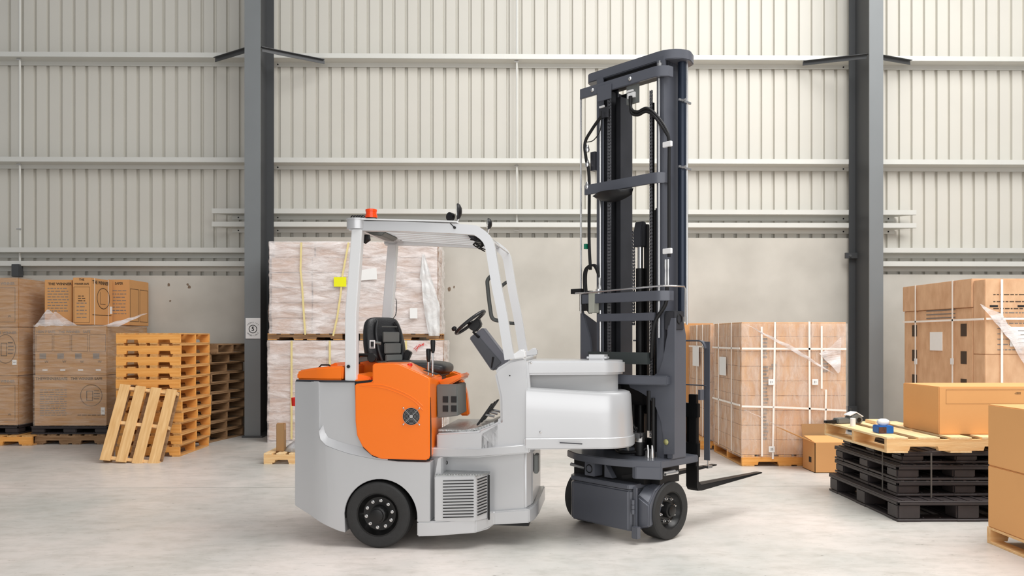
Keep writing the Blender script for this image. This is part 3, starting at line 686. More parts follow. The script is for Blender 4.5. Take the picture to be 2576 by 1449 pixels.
# ================================================================== black plastic pallets + wooden pallet (H)
YH = 6.48; hx0 = X(2272, YH); PW, PD = 1.15, 1.3
plastic_pallet('black plastic pallet at the bottom of the right-hand stack, on the floor', (hx0+PW/2-.06, YH+PD/2-.02, 0), PW+.02, PD+.06, .17)
plastic_pallet('black plastic pallet, second from bottom of the right-hand stack', (hx0+PW/2+.0, YH+PD/2+.07, .178), PW, PD-.06, .125)
plastic_pallet('black plastic pallet, third from bottom of the right-hand stack', (hx0+PW/2+.0, YH+PD/2+.075, .31), PW, PD-.06, .125)
plastic_pallet('thin black plastic pallet just under the wooden pallet on the right', (hx0+PW/2+.05, YH+PD/2+.1, .442), PW-.04, PD-.12, .10)
zw = .55
b = MB(); 
for px in (2215, 2343):
    c = atY(px, 1200, YH+.02)
    if px == 2215: b.box(hx0-.012, hx0-.006, YH+.33, YH+.34, .18, .55)
    else: b.box(c.x, c.x+.012, YH+.03, YH+.036, .18, .55)
tag(b.build('binding_strap', mat('grey_strap', '#57534f', .5)), 'thin dark strap binding the black plastic pallets together', 'strap')
HP = wood_pallet('pale wooden pallet on top of the black plastic pallets', (X(2235, YH)+.62, YH+.66, zw), 1.24, 1.26, .13, PALEX, PALEY, nb=5)
ztop = zw+.1305
# things on it
yb_, xb_ = YH+.95, X(2160, YH+1.0)
xpl = X(2235, YH)
t = thing('barcode_scanner', 'grey handheld scanner printer lying at the far edge of the wooden pallet', 'scanner', (xpl+.1, YH+1.12, ztop))
b = MB(); b.side([(-.02, 0), (.12, 0), (.13, .03), (.09, .055), (-.02, .05)], 0, .09); b.build('body', GREYPL, t, Frame((xpl+.05, YH+1.05, ztop), 12), bev=.008)
b = MB(); b.side([(-.13, .005), (-.02, 0), (-.02, .035), (-.13, .03)], .02, .07); b.build('handle', BLACK, t, Frame((xpl+.05, YH+1.05, ztop), 12), bev=.006)
b = MB(); b.side([(.1, 0), (.24, 0), (.25, .05), (.19, .095), (.12, .07)], -.01, .1); b.build('printer_head', GREYPL, t, Frame((xpl+.05, YH+1.05, ztop), 12), bev=.01)
b = MB(); b.side([(.11, .07), (.18, .10), (.25, .06), (.26, .066), (.18, .112), (.1, .08)], .0, .09); b.build('lid', WHITE, t, Frame((xpl+.05, YH+1.05, ztop), 12), bev=.002)
b = MB(); b.cyl((.2, -.014, .035), (.2, -.005, .035), .022); b.build('lens', BLACK, t, Frame((xpl+.05, YH+1.05, ztop), 12))
b = MB(); c = atY(2162, 1078, YH+.85); b.lathe([(0, .024), (.075, .024)], (xpl+.085, YH+.85, ztop), (0, 0, 1), 20)
tag(b.build('label_roll', WHITE, bev=.002), 'small upright white roll beside the grey scanner', 'roll')
t = thing('tissue_box', 'blue tissue box with white tissue on the wooden pallet', 'tissue box', (xpl+.15, YH+.35, ztop))
xx = xpl+.12
b = MB(); b.box(xx-.065, xx+.065, YH+.28, YH+.40, ztop, ztop+.065); b.build('box_body', mat('blue_card', '#1464b4', .5), t, bev=.006)
b = MB(); b.box(xx-.066, xx+.0, YH+.278, YH+.28, ztop+.004, ztop+.055); b.build('printed_panel', mat('brown_print', '#5d3a32', .6, var=.5, scale=60), t)
b = MB(); b.loft([[(xx+r*cos(k*pi/6)*(1+.3*(k % 2)), YH+.34+r*.7*sin(k*pi/6), ztop+.06+z) for k in range(12)] for r, z in ((.02, 0), (.045, .025), (.04, .05), (.018, .062))]); b.build('tissue', PAPER, t, ang=180)
b = MB(); b.box(xpl+.36, xpl+.50, YH+.98, YH+1.2, ztop, ztop+.03); tag(b.build('wood_offcut', PALEY, bev=.004), 'short pale wood offcut behind the tissue box', 'wood block')
# big plain carton on pallet
YQ = 6.68; qx0 = X(2362, YQ); zq1 = Z(975, YQ)
t, f = carton('carton', 'large plain carton lying on the pale wooden pallet', qx0, qx0+1.1, YQ, YQ+.6, ztop+.001, zq1, CARDP, None, tape=False)
frame_print(t, f, -.49, .53, .26, .38, -.301, .002, CARDB)
text('printed_words', '◂IIIIII'.replace('◂', '-'), .03, (X(2552, YQ), YQ-.001, Z(992, YQ)), (1, 0, 0), (0, 0, 1), INK, t, 'LEFT')
# foreground cartons at right edge
fy0, fy1 = 4.45, 5.77; fx = X(2485, fy1); 
wood_pallet('pale wooden pallet under the near cartons at the right edge', (fx+.42, (fy0+fy1)/2, 0), .84, fy1-fy0+.02, .12, PALEX, PALEX)
carton('carton', 'lower of two plain near cartons at the right edge', fx, fx+.8, fy0, fy1, .121, Z(1175, fy1)-.001, CARDP, 'near cartons at the right edge')
carton('carton', 'upper of two plain near cartons at the right edge', fx, fx+.8, fy0, fy1, Z(1175, fy1)+.001, Z(1020, fy1), CARDP, 'near cartons at the right edge')
# rear right strapped cartons (J)
YJ, YK = 9.7, 11.5; jx0 = X(2462, YJ)
zj = Z(692, YJ); zjm = Z(760, YJ+.4)
wood_pallet('wooden pallet under the strapped carton wall at far right', (jx0+1.0, YJ+.93, 0), 2.0, 1.8, .14, WOODX, WOODY)
t, f = carton('carton', 'big brown carton forming the far left end of right carton wall', jx0+.0, jx0+.9, YJ+.12, YK, .145, zj-.38, CARDR, None, tape=False)
b = MB()
for yy in (YJ+.25, YJ+1.45):
    for zz in (.9, 1.25, 1.6): b.box(jx0-.003, jx0-.0005, yy, yy+.13, zz-.08, zz+.08)
b.build('printed_squares', INK, t)
b = MB(); b.box(jx0-.008, jx0-.001, YJ+.8, YJ+1.1, 1.33, 1.58); b.build('paper_label', PAPER, t)
b = MB()
for k in range(3): b.box(jx0-.003, jx0-.001, YJ+.5, YJ+1.2, 1.76+.05*k, 1.775+.05*k)
b.build('printed_lines', PALEINK, t)
b = MB(); b.box(jx0-.015, jx0+.9, YJ+.12, YK+.02, zj-.378, zj-.02); b.build('lid', CARDR, t, bev=.006)
XL = X(2462, YJ)
t, f = carton('carton', 'upper wrapped carton with hand holes in right carton wall', jx0+.0, jx0+1.9, YJ-.13, YJ+.11, 1.3, zj+.01-.06, CARDR, None, tape=False)
b = MB()
for px in (2500, 2570):
    c = atY(px, 770, YJ-.13); b.box(c.x-.05, c.x+.05, YJ-.133, YJ-.131, c.z-.012, c.z+.012)
b.build('hand_hole', BLACKINK, t)
lines_print(t, f, -.85, -.2, .55, .72, -.121, 3, INK); lines_print(t, f, -.8, .1, .05, .5, -.121, 8)
tUP = t; label_print(t, X(2540, YJ-.13), X(2640, YJ-.13), Z(872, YJ-.13), Z(822, YJ-.13), YJ-.135)
t2, f2 = carton('carton', 'lower carton of right carton wall, behind the plain carton', jx0+.0, jx0+1.9, YJ-.13, YJ+.11, .145, 1.298, CARDR, None, tape=False)
tS = thing('packing_straps', 'white packing straps around the far right carton wall', 'straps', (jx0, YJ, .15))
b = MB()
for px in (2315, 2410):
    dY = (jx0)/((px-1260)/F); b.box(jx0-.03, jx0-.026, dY-.014, dY+.014, .2, zj-.01)
b.box(jx0-.03, jx0-.026, YJ-.15, YK, Z(805, YJ), Z(805, YJ)+.025)
c = X(2520, YJ-.15); b.box(c-.014, c+.014, YJ-.155, YJ-.151, .2, zj-.05); b.box(jx0, jx0+1.9, YJ-.155, YJ-.151, Z(801, YJ-.15)-.012, Z(801, YJ-.15)+.012)
b.build('strap', ST, tS)
for px in (2317, 2410):
    dY = (jx0)/((px-1260)/F); z = Z(910, dY); b = MB(); b.box(jx0-.036, jx0-.031, dY-.035, dY+.035, z-.04, z+.04); b.build('strap_clip', WHITE, tS)
b = MB(); fold(2462, 765, 2520, 790, 2576, 900, YJ-.16, 12, .03); fold(2500, 790, 2576, 850, 2600, 960, YJ-.16, 12, .03)
b.build('torn_film', FILMH, tUP, ang=180)
# ================================================================== FORKLIFT
fk = thing('forklift', 'silver and orange articulated forklift with a tall dark mast, in the middle', 'forklift', tuple(T.o), -8)
P = lambda px, py, w=0: (lambda v: (v.x, v.z))(T.Ly(px, py, w))
def poly(pts, w=0): return [P(a, c, w) for a, c in pts]
BW = 1.05                                       # body width
R = lambda b, n, m, **k: b.build(n, m, k.pop('parent', fk), T, **k)
RM = lambda b, n, m, **k: b.build(n, m, k.pop('parent', fk), M, **k)
# --- rear body: lower shell with wheel arch
ac = P(957, 1300); ar = .268
archpts = [(ac[0]+ar*cos(radians(a)), max(.0, ac[1]+ar*1.0*sin(radians(a)))) for a in range(-8, 189, 8)]
sc = [(802, 1085), (806, 1105), (820, 1120), (845, 1130), (875, 1140), (905, 1147), (940, 1154), (975, 1158)]
low = poly([(724, 960), (800, 960)])+poly(sc)+poly([(1000, 1161), (1082, 1163), (1082, 1312), (1049, 1313)])
lowp = low[:-1]+[(archpts[0][0], low[-1][1])]+archpts[1:-1]+poly([(868, 1340), (850, 1335), (724, 1281)])
def taper(bm, x0, x1, dw):                     # rounds the tail in plan
    for v in bm.verts:
        if v.co.x < x1:
            k = min(1, (x1-v.co.x)/(x1-x0)); s_ = 1 if v.co.y < BW/2 else -1
            v.co.y += s_*dw*k*k
b = MB(); b.side(lowp, 0, .16)
for k in range(1, 6): b.cut((-.58+.045*k, 0, 0), (1, 0, 0))
taper(b.bm, -.60, -.34, .13)
R(b, 'rear_body_shell', SILVER, bev=.010, seg=3)
# far side shell and core
b = MB(); b.side(lowp, BW-.16, BW)
for k in range(1, 6): b.cut((-.58+.045*k, 0, 0), (1, 0, 0))
taper(b.bm, -.60, -.34, .13); R(b, 'rear_body_shell', SILVER, bev=.01)
b = MB(); core = poly([(738, 962), (893, 962), (893, 1100), (935, 1155), (1080, 1155), (1080, 1200), (738, 1200)]); b.side(core, .15, BW-.15)
R(b, 'counterweight', SILVER, bev=.006)
b = MB(); b.box(-.58, -.34, .14, BW-.14, .3, 1.19); b.box(.3, .44, .14, BW-.14, .12, .7); R(b, 'counterweight_block', SILVER)
# inset upper panel with its sloped ledge
up = poly([(801, 962), (894, 962)])+[P(894, 1060)]+poly([(897, 1085), (905, 1105), (925, 1130), (950, 1147), (985, 1159)])
inset = poly([(800, 961), (893, 961), (893, 1060), (897, 1085), (905, 1108), (925, 1133), (955, 1150), (985, 1160)])+poly(sc[::-1])
b = MB(); b.side(inset, .028, .15); R(b, 'side_panel', SILVER)
b = MB()
n_ = len(sc); top_ = [P(a+8 if i < 2 else a+3, c-16-i*1.0) for i, (a, c) in enumerate(sc)]; bot_ = [P(*p_) for p_ in sc]
A_ = [b.bm.verts.new((x, .027, z)) for x, z in top_]; B2 = [b.bm.verts.new((x, .0, z)) for x, z in bot_]; C2 = [b.bm.verts.new((x, .03, z-.002)) for x, z in bot_]
for i in range(n_-1): b.bm.faces.new((A_[i], A_[i+1], B2[i+1], B2[i])); b.bm.faces.new((B2[i], B2[i+1], C2[i+1], C2[i]))
R(b, 'ledge', SILVER, ang=60)
# --- orange side cover
oc = [(888, 913), (1000, 913), (1095, 946), (1108, 944), (1112, 950), (1115, 1068), (1107, 1080), (1107, 1150), (1085, 1156), (955, 1153), (930, 1143), (910, 1122), (898, 1095), (894, 1060), (894, 960), (940, 960)]
main = poly([(890, 912), (1000, 912), (1010, 916), (1092, 947), (1106, 947), (1111, 1070), (1107, 1078), (1107, 1148), (1085, 1156), (960, 1153), (935, 1144), (912, 1122), (899, 1095), (895, 1060), (894, 965), (889, 955)])
main = poly([(938, 917), (942, 914), (1000, 914), (1010, 917), (1076, 947), (1082, 951), (1082, 1150), (1076, 1157), (960, 1154), (935, 1144), (912, 1122), (899, 1095), (895, 1060), (894, 966), (938, 961)])
b = MB(); b.side(main, -.012, .40); oc_ = R(b, 'side_cover', ORANGE, bev=.016, seg=3)
b = MB()
for dy in (0, 7):
    pth = smooth_path([Vector((P(a, c)[0], -.011, P(a, c)[1])) for a, c in ((905, 967+dy*.3), (960, 968+dy), (1000, 980+dy), (1040, 1000+dy), (1065, 1022+dy*1.4))], 5)
    b.tube(pth, [.004]*len(pth), 8)
R(b, 'crease', ORANGE, parent=oc_)
# gasket behind the cover
b = MB(); b.side(poly([(892, 960), (895, 1064), (901, 1100), (914, 1128), (937, 1148), (961, 1158), (1080, 1160), (1084, 1152), (1084, 1080), (1082, 1000), (940, 955)]), .004, .02); R(b, 'cover_gasket', BLACK)
# fan grille
gc = P(1036, 1047); b = MB()
for r_ in (.060, .050, .041, .032, .023): b.tube([(gc[0]+r_*cos(k*pi/16), -.018, gc[1]+r_*sin(k*pi/16)) for k in range(32)], .0014, 5, True)
for a in (45, 135, 225, 315): b.bar((gc[0], -.017, gc[1]), (gc[0]+.082*cos(radians(a)), -.017, gc[1]+.082*sin(radians(a))), .003, .002, up=(0, 1, 0))
fg = R(b, 'fan_grille', CHROME, parent=oc_)
b = MB(); b.lathe([(0, .061), (.006, .061)], (gc[0], -.0145, gc[1]), (0, 1, 0), 32); R(b, 'fan_opening', BLACK, parent=oc_)
b = MB(); b.lathe([(0, .013), (.002, .014)], (gc[0], -.0195, gc[1]), (0, 1, 0), 24); R(b, 'fan_hub', CHROME, parent=oc_)
b = MB()
for a in (45, 135, 225, 315): b.lathe([(0, .003), (.003, .006), (.006, .006)], (gc[0]+.082*cos(radians(a)), -.020, gc[1]+.082*sin(radians(a))), (0, 1, 0), 10)
R(b, 'screws', CHROME, parent=oc_)
# cover top: the inner orange console (far side of seat) and deck
b = MB(); b.side(poly([(940, 930), (1000, 930), (1076, 955), (1080, 1060), (940, 1060)]), .29, .62); R(b, 'engine_housing', DGREY)
b = MB(); b.side(poly([(1100, 955), (1140, 932), (1162, 940), (1176, 990), (1182, 1045), (1160, 1045), (1130, 1000), (1100, 985)], .82), .78, .86); R(b, 'far_side_cover', ORANGE, bev=.012, seg=3)
b = MB(); b.side(poly([(1100, 958), (1160, 940), (1162, 952), (1120, 976), (1108, 968)], .3), .28, .62); R(b, 'seat_front_trim', ORANGE, bev=.01)
b = MB(); b.side(poly([(1098, 968), (1150, 968), (1152, 1046), (1100, 1052)], .2), .2, .55); bb = R(b, 'battery_box', GREYPL, bev=.006)
b = MB()
for px in (1146, 1161):
    for py in (1006, 1030):
        pass
b = MB()
for k, px in enumerate((1113, 1134)):
    for py in (1004, 1027):
        c = P(px+7, py, .19); b.box(c[0]-.02, c[0]+.02, .196, .2, c[1]-.026, c[1]+.02)
R(b, 'square_holes', BLACK, parent=bb)
# red button, lever slots
tp = P(1032, 922, .14); b = MB(); b.lathe([(0, .014), (.012, .014), (.014, .021), (.03, .02), (.034, .008)], (tp[0], .14, tp[1]-.01), (-.2, 0, 1), 24); R(b, 'emergency_button', REDPL)
dz = (P(1092, 947)[1]-P(1010, 917)[1])/(P(1092, 947)[0]-P(1010, 917)[0]); sl = P(1078, 942)
b = MB()
for k in range(4): b.bar((sl[0]-.05, .05+.03*k, sl[1]-.05*dz+.012), (sl[0]+.045, .05+.03*k, sl[1]+.045*dz+.012), .014, .004)
R(b, 'lever_slots', BLACK)
for px, py0, w in ((1078, 877, .10), (1089, 855, .07)):
    a = P(px-1, 945, w); c = P(px, py0+30, w); d = P(px, py0, w)
    b = MB(); b.cyl((a[0], w, a[1]), (c[0], w, c[1]), .0075, 12); lv = R(b, 'control_lever', CHROME)
    b = MB(); b.tube([(c[0], w, c[1]-.01), (c[0], w, c[1]+.01), (d[0], w, d[1]-.01), (d[0], w, d[1])], [.009, .015, .018, .014], 14); R(b, 'lever_grip', BLACK, parent=lv)
# --- rear orange cover behind the post, with vents
b = MB(); b.side(poly([(730, 957), (730, 940), (737, 933), (790, 925), (862, 920), (860, 952), (858, 957)]), .02, BW-.04)
for k in range(1, 5): b.cut((-.56+.045*k, 0, 0), (1, 0, 0))
taper(b.bm, -.60, -.34, .10)
R(b, 'rear_cover', ORANGE, bev=.016, seg=3)
b = MB(); b.side(poly([(729, 957), (863, 957), (895, 959), (895, 962), (727, 962)]), .01, BW-.03)
for k in range(1, 5): b.cut((-.56+.045*k, 0, 0), (1, 0, 0))
taper(b.bm, -.60, -.34, .11); R(b, 'cover_seal', DGREY)
b = MB(); b.side(poly([(820, 928), (862, 910), (866, 922), (822, 934)], .5), .35, .85); R(b, 'rear_cover_hump', ORANGE, bev=.008)
b = MB(); c = P(818, 922, .25); b.tube([(c[0]-.05, .25, c[1]-.01), (c[0]-.03, .25, c[1]+.012), (c[0]+.03, .25, c[1]+.012), (c[0]+.05, .25, c[1]-.01)], .006, 8); R(b, 'cover_handle', BLACK)
# orange recess between post and cover
b = MB(); b.side(poly([(897, 940), (912, 942), (937, 948), (937, 962), (895, 962)], .1), .06, .5); b.box(P(895, 950, .4)[0], P(940, 950, .4)[0], .5, .55, 1.2, 1.36); R(b, 'deck_recess', ORANGE, bev=.006)
b = MB(); b.side(poly([(893, 955), (929, 955), (929, 962), (893, 962)], .02), .02, .3); R(b, 'deck_lip', ORANGE, bev=.004)
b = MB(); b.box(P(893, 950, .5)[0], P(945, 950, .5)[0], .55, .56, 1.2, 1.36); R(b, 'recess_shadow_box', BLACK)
# --- guard posts and roof frame
def gpost(w0, w1, name='rear_post'):
    pts = poly([(865, 960), (865, 792), (882, 575), (908, 575), (893, 792), (893, 960)])
    dx = 0; b = MB(); b.side(pts, w0, w1); return R(b, name, POST, bev=.006)
rp_ = gpost(.02, .09); gpost(BW-.11, BW-.04)
c = P(877, 922, .02); b = MB(); b.cyl((c[0], .010, c[1]), (c[0], .03, c[1]), .012, 16); R(b, 'post_plug', BLACK, parent=rp_)
def rail(w0, w1):
    path = [(880, 557), (1000, 558), (1100, 562), (1190, 567), (1212, 575), (1232, 592), (1244, 615), (1252, 660), (1262, 720), (1276, 790), (1294, 902)]
    pts = [P(a, c, .05) for a, c in path]; up_ = smooth_path([Vector((x, z, 0)) for x, z in pts], 4)
    o_ = ribbon([(v.x, v.y) for v in up_], .068)
    b = MB(); b.side(o_, w0, w1); return b
R(rail(.03, .085), 'guard_frame', SILVER, bev=.006); R(rail(BW-.10, BW-.045), 'guard_frame', POST, bev=.006)
b = MB(); b.lathe([(0, .075), (.065, .075), (.067, .08), (.075, .08)], (P(905, 575, .07)[0]-.02, .075, P(905, 577, .07)[1]), (0, 0, 1), 32); R(b, 'corner_bracket', SILVER)
b = MB(); b.lathe([(0, .06), (.07, .06)], (P(905, 575, .07)[0]-.02, BW-.08, P(905, 577, .07)[1]), (0, 0, 1), 32); R(b, 'corner_bracket', SILVER)
rz0 = P(880, 553, .04); rz1 = P(1150, 560, .04)
b = MB(); b.side([(rz0[0], rz0[1]), (rz1[0], rz1[1]), (rz1[0], rz1[1]+.010), (rz0[0], rz0[1]+.010)], .015, .12); R(b, 'roof_flange', POST)
b = MB(); b.side([(rz0[0], rz0[1]), (rz1[0], rz1[1]), (rz1[0], rz1[1]+.010), (rz0[0], rz0[1]+.010)], BW-.13, BW-.03); R(b, 'roof_flange', POST)
b = MB(); b.box(rz0[0]+.0, rz0[0]+.16, .08, BW-.08, rz0[1]-.055, rz0[1]-.005); rr_ = R(b, 'rear_crossbeam', SILVER, bev=.008)
b = MB(); fz = P(1205, 590, .05); b.box(fz[0]-.05, fz[0]+.02, .07, BW-.08, fz[1]-.0, fz[1]+.04); R(b, 'front_crossbeam', SILVER, bev=.008)
for k in range(7):
    y = .16+k*(BW-.32)/6; b = MB(); b.bar((rz0[0]+.15, y, rz0[1]-.04), (fz[0], y, fz[1]+.02), .022, .03); R(b, 'roof_bar', POST, bev=.003)
# underside lamp + wiring bundle
b = MB(); b.side(poly([(925, 585), (960, 585), (985, 590), (975, 600), (950, 597)], .4), .25, .6); R(b, 'roof_lamp', GREYPL, bev=.008)
b = MB(); c = P(920, 600, .1); b.tube([(c[0], .13, c[1]+.03), (c[0]+.0, .13, c[1]), (c[0]-.02, .13, c[1]-.03)], [.02, .03, .012], 12); R(b, 'rear_lamp', BLACK)
b = MB()
for k in range(9):
    c = P(1196+random.uniform(-10, 22), 598+random.uniform(-6, 14), .2); pts = [Vector((c[0]+random.uniform(-.06, .06), .16+.05*k+random.uniform(-.02, .02), c[1]+random.uniform(-.04, .03))) for _ in range(5)]
    b.tube(smooth_path(pts, 4), .005, 6)
R(b, 'wiring', BLACK)
b = MB(); b.side(poly([(1172, 583), (1200, 585), (1212, 600), (1215, 612), (1200, 612), (1185, 600)], .3), .22, .5); R(b, 'roof_console', DGREY, bev=.008)
# rear-view panel mirror under the front corner
b = MB(); b.side(poly([(1222, 600), (1232, 605), (1238, 630), (1236, 640), (1226, 622)], .4), .2, .55); R(b, 'inner_mirror', GREYPL, bev=.006)
# beacon, roof clip, mirrors
c = P(934, 550, .25); b = MB(); b.lathe([(0, .045), (.02, .045), (.022, .040), (.045, .040), (.047, .043), (.062, .043), (.066, .03)], (c[0], .25, c[1]+.005), (0, 0, 1), 32); R(b, 'beacon', BEACON)
b = MB(); b.lathe([(0, .05), (.02, .04)], (c[0], .25, c[1]-.012), (0, 0, 1), 24); R(b, 'beacon_base', BLACK)
b = MB(); c2 = P(900, 549, .3)
for k in range(5): b.tube(smooth_path([Vector((c2[0]-.06+.02*k, .3, c2[1]-.01)), Vector((c2[0]-.04+.02*k, .3, c2[1]+.02)), Vector((c2[0]+.0+.02*k, .3, c2[1]-.01))], 5), .005, 6)
R(b, 'cable_coil', BLACK)
def mirror(px, py, w, r_, dirx):
    c = P(px, py, w); ax = Vector((.96, -.27, -.1)).normalized()
    b = MB(); b.lathe([(0, r_*.6), (.006, r_*.9), (.018, r_), (.024, r_)], Vector((c[0], w, c[1]))-ax*-.0, -ax, 28); o = R(b, 'round_mirror', BLACK)
    b = MB(); b.lathe([(0, r_*.9), (.003, r_*.86)], Vector((c[0], w, c[1]))-ax*.024, -ax, 28); R(b, 'mirror_glass', MIRG, parent=o)
    f0 = P(px-6, py+26, w); b = MB(); b.cyl((c[0], w, c[1]-r_*.8), (f0[0]+.01, w, f0[1]-.02), .006, 8); R(b, 'mirror_stem', CHROME, parent=o)
# mirrors stand on edge and face rearwards
def mirror2(px, py, w, r_):
    c = P(px, py, w); ax = Vector((-1, -.28, 0)).normalized(); o0 = Vector((c[0], w, c[1]))
    prof = [(-.03, r_*.45), (-.018, r_*.85), (-.006, r_), (.004, r_), (.006, r_*.9)]
    b = MB(); b.lathe(prof, o0, ax, 28); o = R(b, 'round_mirror', BLACK)
    b = MB(); b.lathe([(.0061, r_*.88), (.009, r_*.86)], o0, ax, 28); R(b, 'mirror_glass', MIRG, parent=o)
    b = MB(); b.cyl((c[0]+.01, w, c[1]-r_*.7), (c[0]-.01, w, c[1]-r_-.05), .007, 8); R(b, 'mirror_stem', CHROME, parent=o)
mirror2(1151, 532, .14, .058); mirror2(1228, 563, BW-.15, .046)
c = P(1137, 546, .2); b = MB(); b.lathe([(-.01, .02), (0, .03), (.03, .032), (.034, .02)], (c[0], .2, c[1]), (-.5, -.8, 0), 24); R(b, 'work_lamp', BLACK)
c = P(1143, 572, .02); b = MB(); b.cyl((c[0], .02, c[1]), (c[0], .035, c[1]), .010, 14); b.bar((c[0], .025, c[1]), (c[0]-.03, .025, c[1]+.03), .006, .004, up=(0, 1, 0)); R(b, 'frame_plug', BLACK)
# front glass edge line between the front posts (thin clear rod)
b = MB(); a = P(1236, 612, .1); b.tube([(a[0], .1, a[1]+.02), (a[0]+.01, BW-.1, a[1]+.02)], .006, 8); R(b, 'rain_channel', POST)
# grab handles on the front posts
def grab(w, dx):
    pts = [(1252+dx, 684), (1240+dx, 690), (1227+dx, 703), (1226+dx, 720), (1233+dx, 780), (1238+dx, 800), (1250+dx, 806), (1272+dx, 808)]
    v = smooth_path([Vector((P(a, c, .05)[0], w, P(a, c, .05)[1])) for a, c in pts], 4); b = MB(); b.tube(v, .014, 12); R(b, 'grab_handle', mat('grey_rubber', '#4c4f4e', .6))
grab(.06, 0); grab(BW-.07, -14)
# --- seat
sw0, sw1 = .34, .74; sm_ = (sw0+sw1)/2
def seatring(px, py, hw, th, tilt):
    c = P(px, py, sm_); out = []
    for k in range(20):
        a = 2*pi*k/20; cw = abs(cos(a))**.6*(1 if cos(a) > 0 else -1); sw = abs(sin(a))**.8*(1 if sin(a) > 0 else -1)
        d = sw*th*(1-.25*(1-abs(cw)) if sw > 0 else 1); out.append((c[0]+d*cos(tilt), sm_+cw*hw, c[1]+d*sin(tilt)))
    return out
b = MB(); b.loft([seatring(958, 799, .10, .02, .3), seatring(957, 803, .15, .035, .3), seatring(958, 815, .178, .05, .3), seatring(965, 850, .20, .062, .3), seatring(972, 885, .205, .065, .25), seatring(976, 905, .19, .055, .2), seatring(977, 911, .12, .03, .2)])
st = R(b, 'seat_backrest', LEATHER, ang=60, sub=1)
st.modifiers.new('s', 'SUBSURF').levels = 1; st.modifiers['s'].render_levels = 1
# padded inserts and seams on the face of the backrest
b = MB()
for py, h_ in ((822, .006), (848, .045), (876, .045), (900, .03)):
    c = P(968+(py-822)*.18, py, sm_); fx_ = c[0]+.062+(.004 if py > 830 else 0)
    b.box(fx_-.01, fx_+.003, sm_-.085, sm_+.085, c[1]-h_*.9, c[1]+h_*.9)
R(b, 'backrest_panel', GREYPL, bev=.006, parent=st)
b = MB(); 
for s_ in (-1, 1):
    v = smooth_path([Vector((P(a, c, sm_)[0]+.055, sm_+s_*(hw), P(a, c, sm_)[1])) for a, c, hw in ((958, 808, .09), (964, 830, .12), (968, 855, .125), (974, 885, .12), (977, 905, .10))], 4)
    b = MB(); b.tube(v, .012, 8); R(b, 'bolster', LEATHER, parent=st)
b = MB(); b.loft([[(P(940+px_, py_, .22)[0], .22+yy_, P(940+px_, py_, .22)[1]) for px_, py_ in ((-8, 808), (2, 806), (14, 850), (12, 905), (-2, 905), (-6, 850))] for yy_ in (0, .03)])
R(b, 'backrest_shell', LEATHER, bev=.006, parent=st)
c = P(935, 900, .2); b = MB(); b.lathe([(0, .034), (.02, .036), (.03, .03)], (c[0], .225, c[1]), (0, -1, 0), 28); R(b, 'recline_hub', BLACK, parent=st)
b = MB(); c = P(948, 862, .2); b.tube([(c[0]-.05, .20, c[1]+.005), (c[0]+.03, .20, c[1]-.005)], .010, 10); R(b, 'recline_grip', GREYPL, parent=st)
b = MB(); c = P(938, 866, .2); b.box(c[0]-.02, c[0]+.02, .185, .19, c[1]-.03, c[1]+.03); wl = R(b, 'warning_label', WHITE, parent=st)
b = MB(); b.box(c[0]-.012, c[0]+.012, .183, .185, c[1]-.018, c[1]+.02); b.box(c[0]-.015, c[0]+.015, .183, .185, c[1]-.026, c[1]-.022); R(b, 'label_marks', BLACKINK, parent=st)
b = MB(); a = P(896, 907, .3); c = P(938, 900, .3); b.bar((a[0], .25, a[1]+.0), (c[0], .25, c[1]+.0), .05, .035); R(b, 'seat_bracket', GREYPL, bev=.004)
b = MB(); a = P(900, 893, .22); c = P(930, 893, .22); b.cyl((a[0], .22, a[1]), (c[0], .22, c[1]), .012); R(b, 'parking_lever', BLACK)
# the seat is swivelled towards the step: turn the backrest and everything on it
pvt = Vector((P(965, 880, sm_)[0], sm_, 0)); RS = Matrix.Translation(pvt) @ Matrix.Rotation(radians(-32), 4, 'Z') @ Matrix.Translation(-pvt)
for o in [st]+[c for c in st.children if not c.name.startswith(('warning', 'recline', 'label'))]: o.data.transform(RS)
# seat cushion
def cush(px, py, hw, th):
    c = P(px, py, sm_); return [(c[0], sm_+hw*(abs(cos(a))**.5*(1 if cos(a) > 0 else -1)), c[1]+th*(abs(sin(a))**.7*(1 if sin(a) > 0 else -1))) for a in [2*pi*k/20 for k in range(20)]]
b = MB(); b.loft([cush(985, 912, .17, .02), cush(992, 914, .2, .03), cush(1030, 917, .215, .035), cush(1080, 921, .22, .045), cush(1112, 925, .215, .05), cush(1128, 926, .19, .04), cush(1134, 927, .14, .02)])
sc_ = R(b, 'seat_cushion', LEATHER, ang=60, sub=1); sc_.modifiers.new('s', 'SUBSURF').levels = 1
b = MB(); b.side(poly([(985, 918), (1120, 934), (1120, 944), (985, 930)], sm_), sw0+.03, sw1-.03); R(b, 'seat_base', BLACK)
b = MB(); c = P(1022, 893, .62); b.side([(c[0]-.035, c[1]-.05), (c[0]+.01, c[1]-.055), (c[0]+.045, c[1]+.02), (c[0]+.0, c[1]+.045)], .6, .66); R(b, 'seat_belt_buckle', BLACK, bev=.006)
b = MB(); b.tube(smooth_path([Vector((P(a, c_, .8)[0], .8, P(a, c_, .8)[1])) for a, c_ in ((996, 752), (998, 765), (996, 790), (986, 805))], 4), .003, 6); R(b, 'aerial', BLACK)
